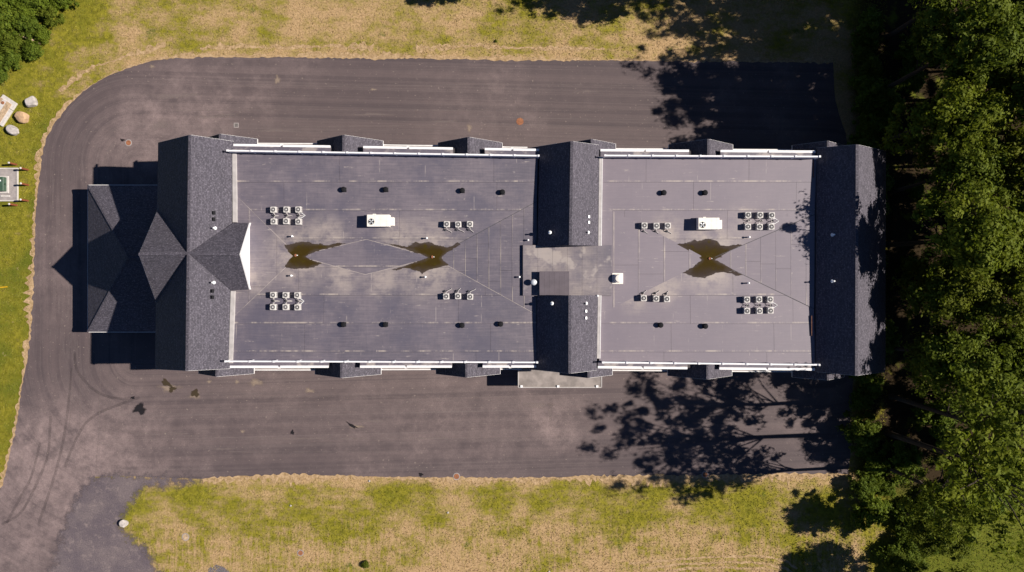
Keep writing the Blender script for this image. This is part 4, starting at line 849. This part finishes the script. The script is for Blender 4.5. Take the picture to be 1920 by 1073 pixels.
def tree_proto(seed, h=23.0, rad=4.8, base=.42, nclump=95, per=240, size=.19, sparse=False):
    r = random.Random(seed); zb = h*base; cen, cr = [], []
    lobes = [(r.uniform(-.5, .5)*rad, r.uniform(-.5, .5)*rad, r.uniform(zb+(h-zb)*.25, h-1.5), r.uniform(.4, .62)*rad) for _ in range(9)] + [(0, 0, h-rad*.55, rad*.5)]
    while len(cen) < nclump:
        lx, ly, lz, lr = r.choice(lobes); d = Vector((r.gauss(0, 1), r.gauss(0, 1), r.gauss(0, .8))).normalized()*lr*r.uniform(.55, 1.08)
        p = Vector((lx, ly, lz))+d
        if p.z > h: continue
        cen.append(p); cr.append(r.choice((.5, .7, .9, 1.2, 1.5))*r.uniform(.8, 1.2)*(.8 if sparse else 1))
    trunk = MB(); top = Vector((r.uniform(-.5, .5), r.uniform(-.5, .5), h*.9)); mid = Vector((r.uniform(-.3, .3), r.uniform(-.3, .3), h*.5))
    trunk.tube([(0, 0, -.2), (0, 0, .5), mid*.5, mid, top], [.42, .30, .25, .19, .04], 8)
    for p in r.sample(cen, min(34, len(cen))):
        k = max(.3, min(.85, (p.z/h)-.16)); q = Vector((0, 0, 0)).lerp(mid, min(1, k*2)) if k < .5 else mid.lerp(top, (k-.5)*2)
        trunk.tube([q, q.lerp(p, .5)+Vector((0, 0, .25)), p], [.085, .05, .02], 5)
    return trunk.mesh('trunk', [M['bark']]), leaf_mesh('crown', cen, cr, per, size, M['leaf'], seed)
TP = [tree_proto(11, rad=5.4, nclump=120), tree_proto(12, nclump=135, rad=5.9), tree_proto(13, rad=4.6, nclump=95), tree_proto(14, base=.3, nclump=140, rad=5.6), tree_proto(15, rad=5.4, nclump=70, per=90, sparse=True), tree_proto(16, rad=5.0, base=.36, nclump=110)]
LOOK = ('broad domed', 'wide spreading', 'narrow upright', 'deep full', 'thin open', 'rounded medium')
def tree(x, y, k, h, label, group, rz=None, wide=1.0):
    o = empty('leafy_tree', (x, y, 0), label, 'tree', group, random.uniform(0, 6.28) if rz is None else rz); s = h/23.0; o.scale = (s*wide, s*wide, s)
    link('trunk', TP[k][0], None, o); link('crown', TP[k][1], None, o)
for i, (x, y, k, h) in enumerate(((45.5, 24, 0, 23), (45, 17.5, 1, 21), (46, 30.5, 4, 24), (44, 35.5, 4, 21), (46.5, 11.5, 5, 19), (45.5, 5, 2, 24), (46.5, -1, 1, 19.5), (46, -7.5, 3, 19.5), (46.5, -13.5, 4, 26), (46, -18, 4, 28), (45.5, -22, 4, 20),
        (52, 27, 1, 21), (52, 20, 3, 22), (51.5, 13, 0, 20), (52, 6, 5, 21), (51.5, -.5, 3, 20), (52, -6.5, 1, 20), (52.5, -13, 5, 16), (53, -19, 0, 14), (58, 31, 0, 22), (58.5, 23, 5, 22), (58.5, 15, 1, 21), (58, 8, 3, 21), (58.5, 1, 0, 21), (58, -6, 5, 21), (58.5, -13, 2, 17), (59, -19, 1, 14), (52, 34, 2, 22), (40, 39, 4, 21), (34.5, 41, 4, 21),
        (65, 27, 1, 22), (65, 19, 0, 22), (65, 11, 3, 22), (65, 3, 1, 22), (65, -6, 0, 20), (65, 35, 3, 22), (59, 39, 1, 22))):
    row = 'at the edge of the wood facing the building' if x < 50 else 'deeper in the wood behind the edge trees'
    tree(x, y, k, h, f'tall leafy tree with {LOOK[k]} crown, {row}', f'{LOOK[k]} trees {"at the edge of" if x < 50 else "deep in"} the wood')
for i, (x, y, k, h) in enumerate(((2.5, 36.6, 0, 13), (24, 36.2, 5, 16), (29.5, 36.0, 4, 19), (19, 37, 3, 13), (35.5, 37, 4, 20), (9, 38.5, 2, 10), (14.5, 37.2, 4, 14))):
    tree(x, y, k, h, f'leafy tree with {LOOK[k]} crown beyond the dry bank, shading the grass', 'trees beyond the dry bank')
tree(47.5, -27.5, 3, 11, 'shorter full leafy tree where mown grass meets shrubs by the pale boulder', None, wide=1.25)
tree(45.5, -33.5, 5, 7, 'low rounded leafy tree overhanging the wheel ruts', None, wide=1.7)
tree(49, -35.5, 1, 14, 'shorter spreading leafy tree past the full one beside mown grass', None, wide=1.2)
def bush_proto(seed, r=1.6, h=1.8, n=44, per=150, size=.105, mat=None):
    q = random.Random(seed); cen = []
    while len(cen) < n:
        d = Vector((q.gauss(0, .5), q.gauss(0, .5), 0)); 
        if d.length < 1: cen.append((d.x*r, d.y*r, h*(1-d.length**2*.6)*q.uniform(.45, .95)))
    st = MB()
    for c_ in cen[:9]: st.tube([(c_[0]*.1, c_[1]*.1, -.05), (c_[0]*.6, c_[1]*.6, c_[2]*.6), c_], [.035, .025, .01], 5)
    return st.mesh('stem', [M['bark']]), leaf_mesh('foliage', cen, [q.uniform(.22, .52) for _ in cen], per, size, mat or M['leaf2'], seed, .6, .5)
BP = [bush_proto(31), bush_proto(32, 1.9, 2.2, 60), bush_proto(33, 1.2, 1.3, 30)]
def bush(x, y, k, s, label, group):
    o = empty('leafy_shrub', (x, y, 0), label, 'shrub', group, random.uniform(0, 6.28)); o.scale = (s, s, s*random.uniform(.85, 1.15)); link('stem', BP[k][0], None, o); link('foliage', BP[k][1], None, o)
L1 = 'dense bright green shrub in the thicket round the bare log'
for px, py, k, s in ((5, 10, 1, 1.2), (40, 5, 0, 1.2), (80, 8, 1, 1.1), (118, 6, 0, 1.0), (20, 45, 1, 1.2), (100, 32, 0, .9), (2, 85, 0, 1.2), (30, 88, 1, .95), (62, 48, 0, 1.1), (68, 100, 2, 1.1), (30, 112, 2, 1.1), (4, 120, 0, 1.0), (8, 142, 2, .9), (134, -8, 1, 1.0), (-22, 60, 1, 1.4), (-20, 110, 1, 1.2), (55, 25, 1, 1.0), (84, 70, 2, .9)):
    p = P(px, py); bush(p.x, p.y, k, s, L1, 'shrubs round the log')
L2 = 'dark leafy shrub growing along the wood edge'
rs_ = random.Random(5)
for i in range(46):
    y = rs_.uniform(-36, 34); x = rs_.uniform(43.2, 61)
    if y < -25 and x > 50.5: continue
    bush(x, y, i % 3, rs_.uniform(.8, 1.5), L2, 'shrubs of the wood edge')
for i in range(24):
    y = -24+i*2.4+rs_.uniform(-.8, .8); bush(rs_.uniform(41.2, 44.2), y, (i+1) % 3, rs_.uniform(.9, 1.4), 'dark leafy shrub at the foot of the tree-shaded gable end', 'shrubs at the foot of the gable end')
for px, py, k, s in ((1722, 960, 1, 1.3), (1735, 1010, 0, 1.2), (1765, 940, 1, 1.4), (1700, 1020, 1, 1.2), (1800, 925, 0, 1.4), (1845, 920, 1, 1.4), (1770, 965, 0, .9), (1890, 915, 1, 1.3), (1745, 975, 2, 1.1), (1690, 965, 0, 1.2)):
    p = P(px, py); bush(p.x, p.y, k, s, 'spreading shrub beside the half hidden pale boulder', 'shrubs by the boulder')
p = P(686, 1058); bush(p.x, p.y, 2, .42, 'single small shrub standing in the mown grass', None)
for px, py in ((930, 78),): p = P(px, py); bush(p.x, p.y, 2, .16, 'small scrubby bush on the dry bank', None)

# short grass standing on the open ground (nobody could count it)
def inside(poly, X, Y):
    c = np.zeros(len(X), bool); n = len(poly)
    for i in range(n):
        x1, y1 = poly[i]; x2, y2 = poly[(i+1) % n]
        hit = ((y1 > Y) != (y2 > Y)); xi = (x2-x1)*(Y-y1)/((y2-y1) if y2 != y1 else 1e-9)+x1; c ^= hit & (X < xi)
    return c
N = 300000; X = rng.uniform(-64, 64, N); Y = rng.uniform(-36.5, 36.5, N)
ok = ~inside([tuple(p) for p in road], X, Y) & ~inside([tuple(P(x, y).xy) for x, y in gravel_px], X, Y)
ok &= ~((X > -36) & (X < 39) & (Y > -9) & (Y < 15)) & ~((X < -60.2) & (Y > 10.3) & (Y < 14.6)) & ~((X > 46) & (Y > -24))
X, Y = X[ok], Y[ok]; n = len(X); a = rng.uniform(0, 6.28, n); hgt = rng.uniform(.03, .13, n)*np.where(Y < -29, 1.25, 1.0); w = rng.uniform(.03, .07, n); la = rng.uniform(0, 6.28, n); ll = rng.uniform(.03, .2, n)
Q = np.zeros((n, 3, 3)); Q[:, 0] = np.stack([X-w*np.cos(a), Y-w*np.sin(a), np.zeros(n)], 1); Q[:, 1] = np.stack([X+w*np.cos(a), Y+w*np.sin(a), np.zeros(n)], 1); Q[:, 2] = np.stack([X+ll*np.cos(la), Y+ll*np.sin(la), hgt], 1)
me = bpy.data.meshes.new('grass'); me.vertices.add(3*n); me.vertices.foreach_set('co', Q.ravel().astype(np.float32)); me.loops.add(3*n); me.loops.foreach_set('vertex_index', np.arange(3*n, dtype=np.int32)); me.polygons.add(n); me.polygons.foreach_set('loop_start', np.arange(0, 3*n, 3, dtype=np.int32)); me.update(calc_edges=True)
tag(link('grass', me, M['blade']), 'short dry and green grass round the paving', 'grass', kind='stuff')
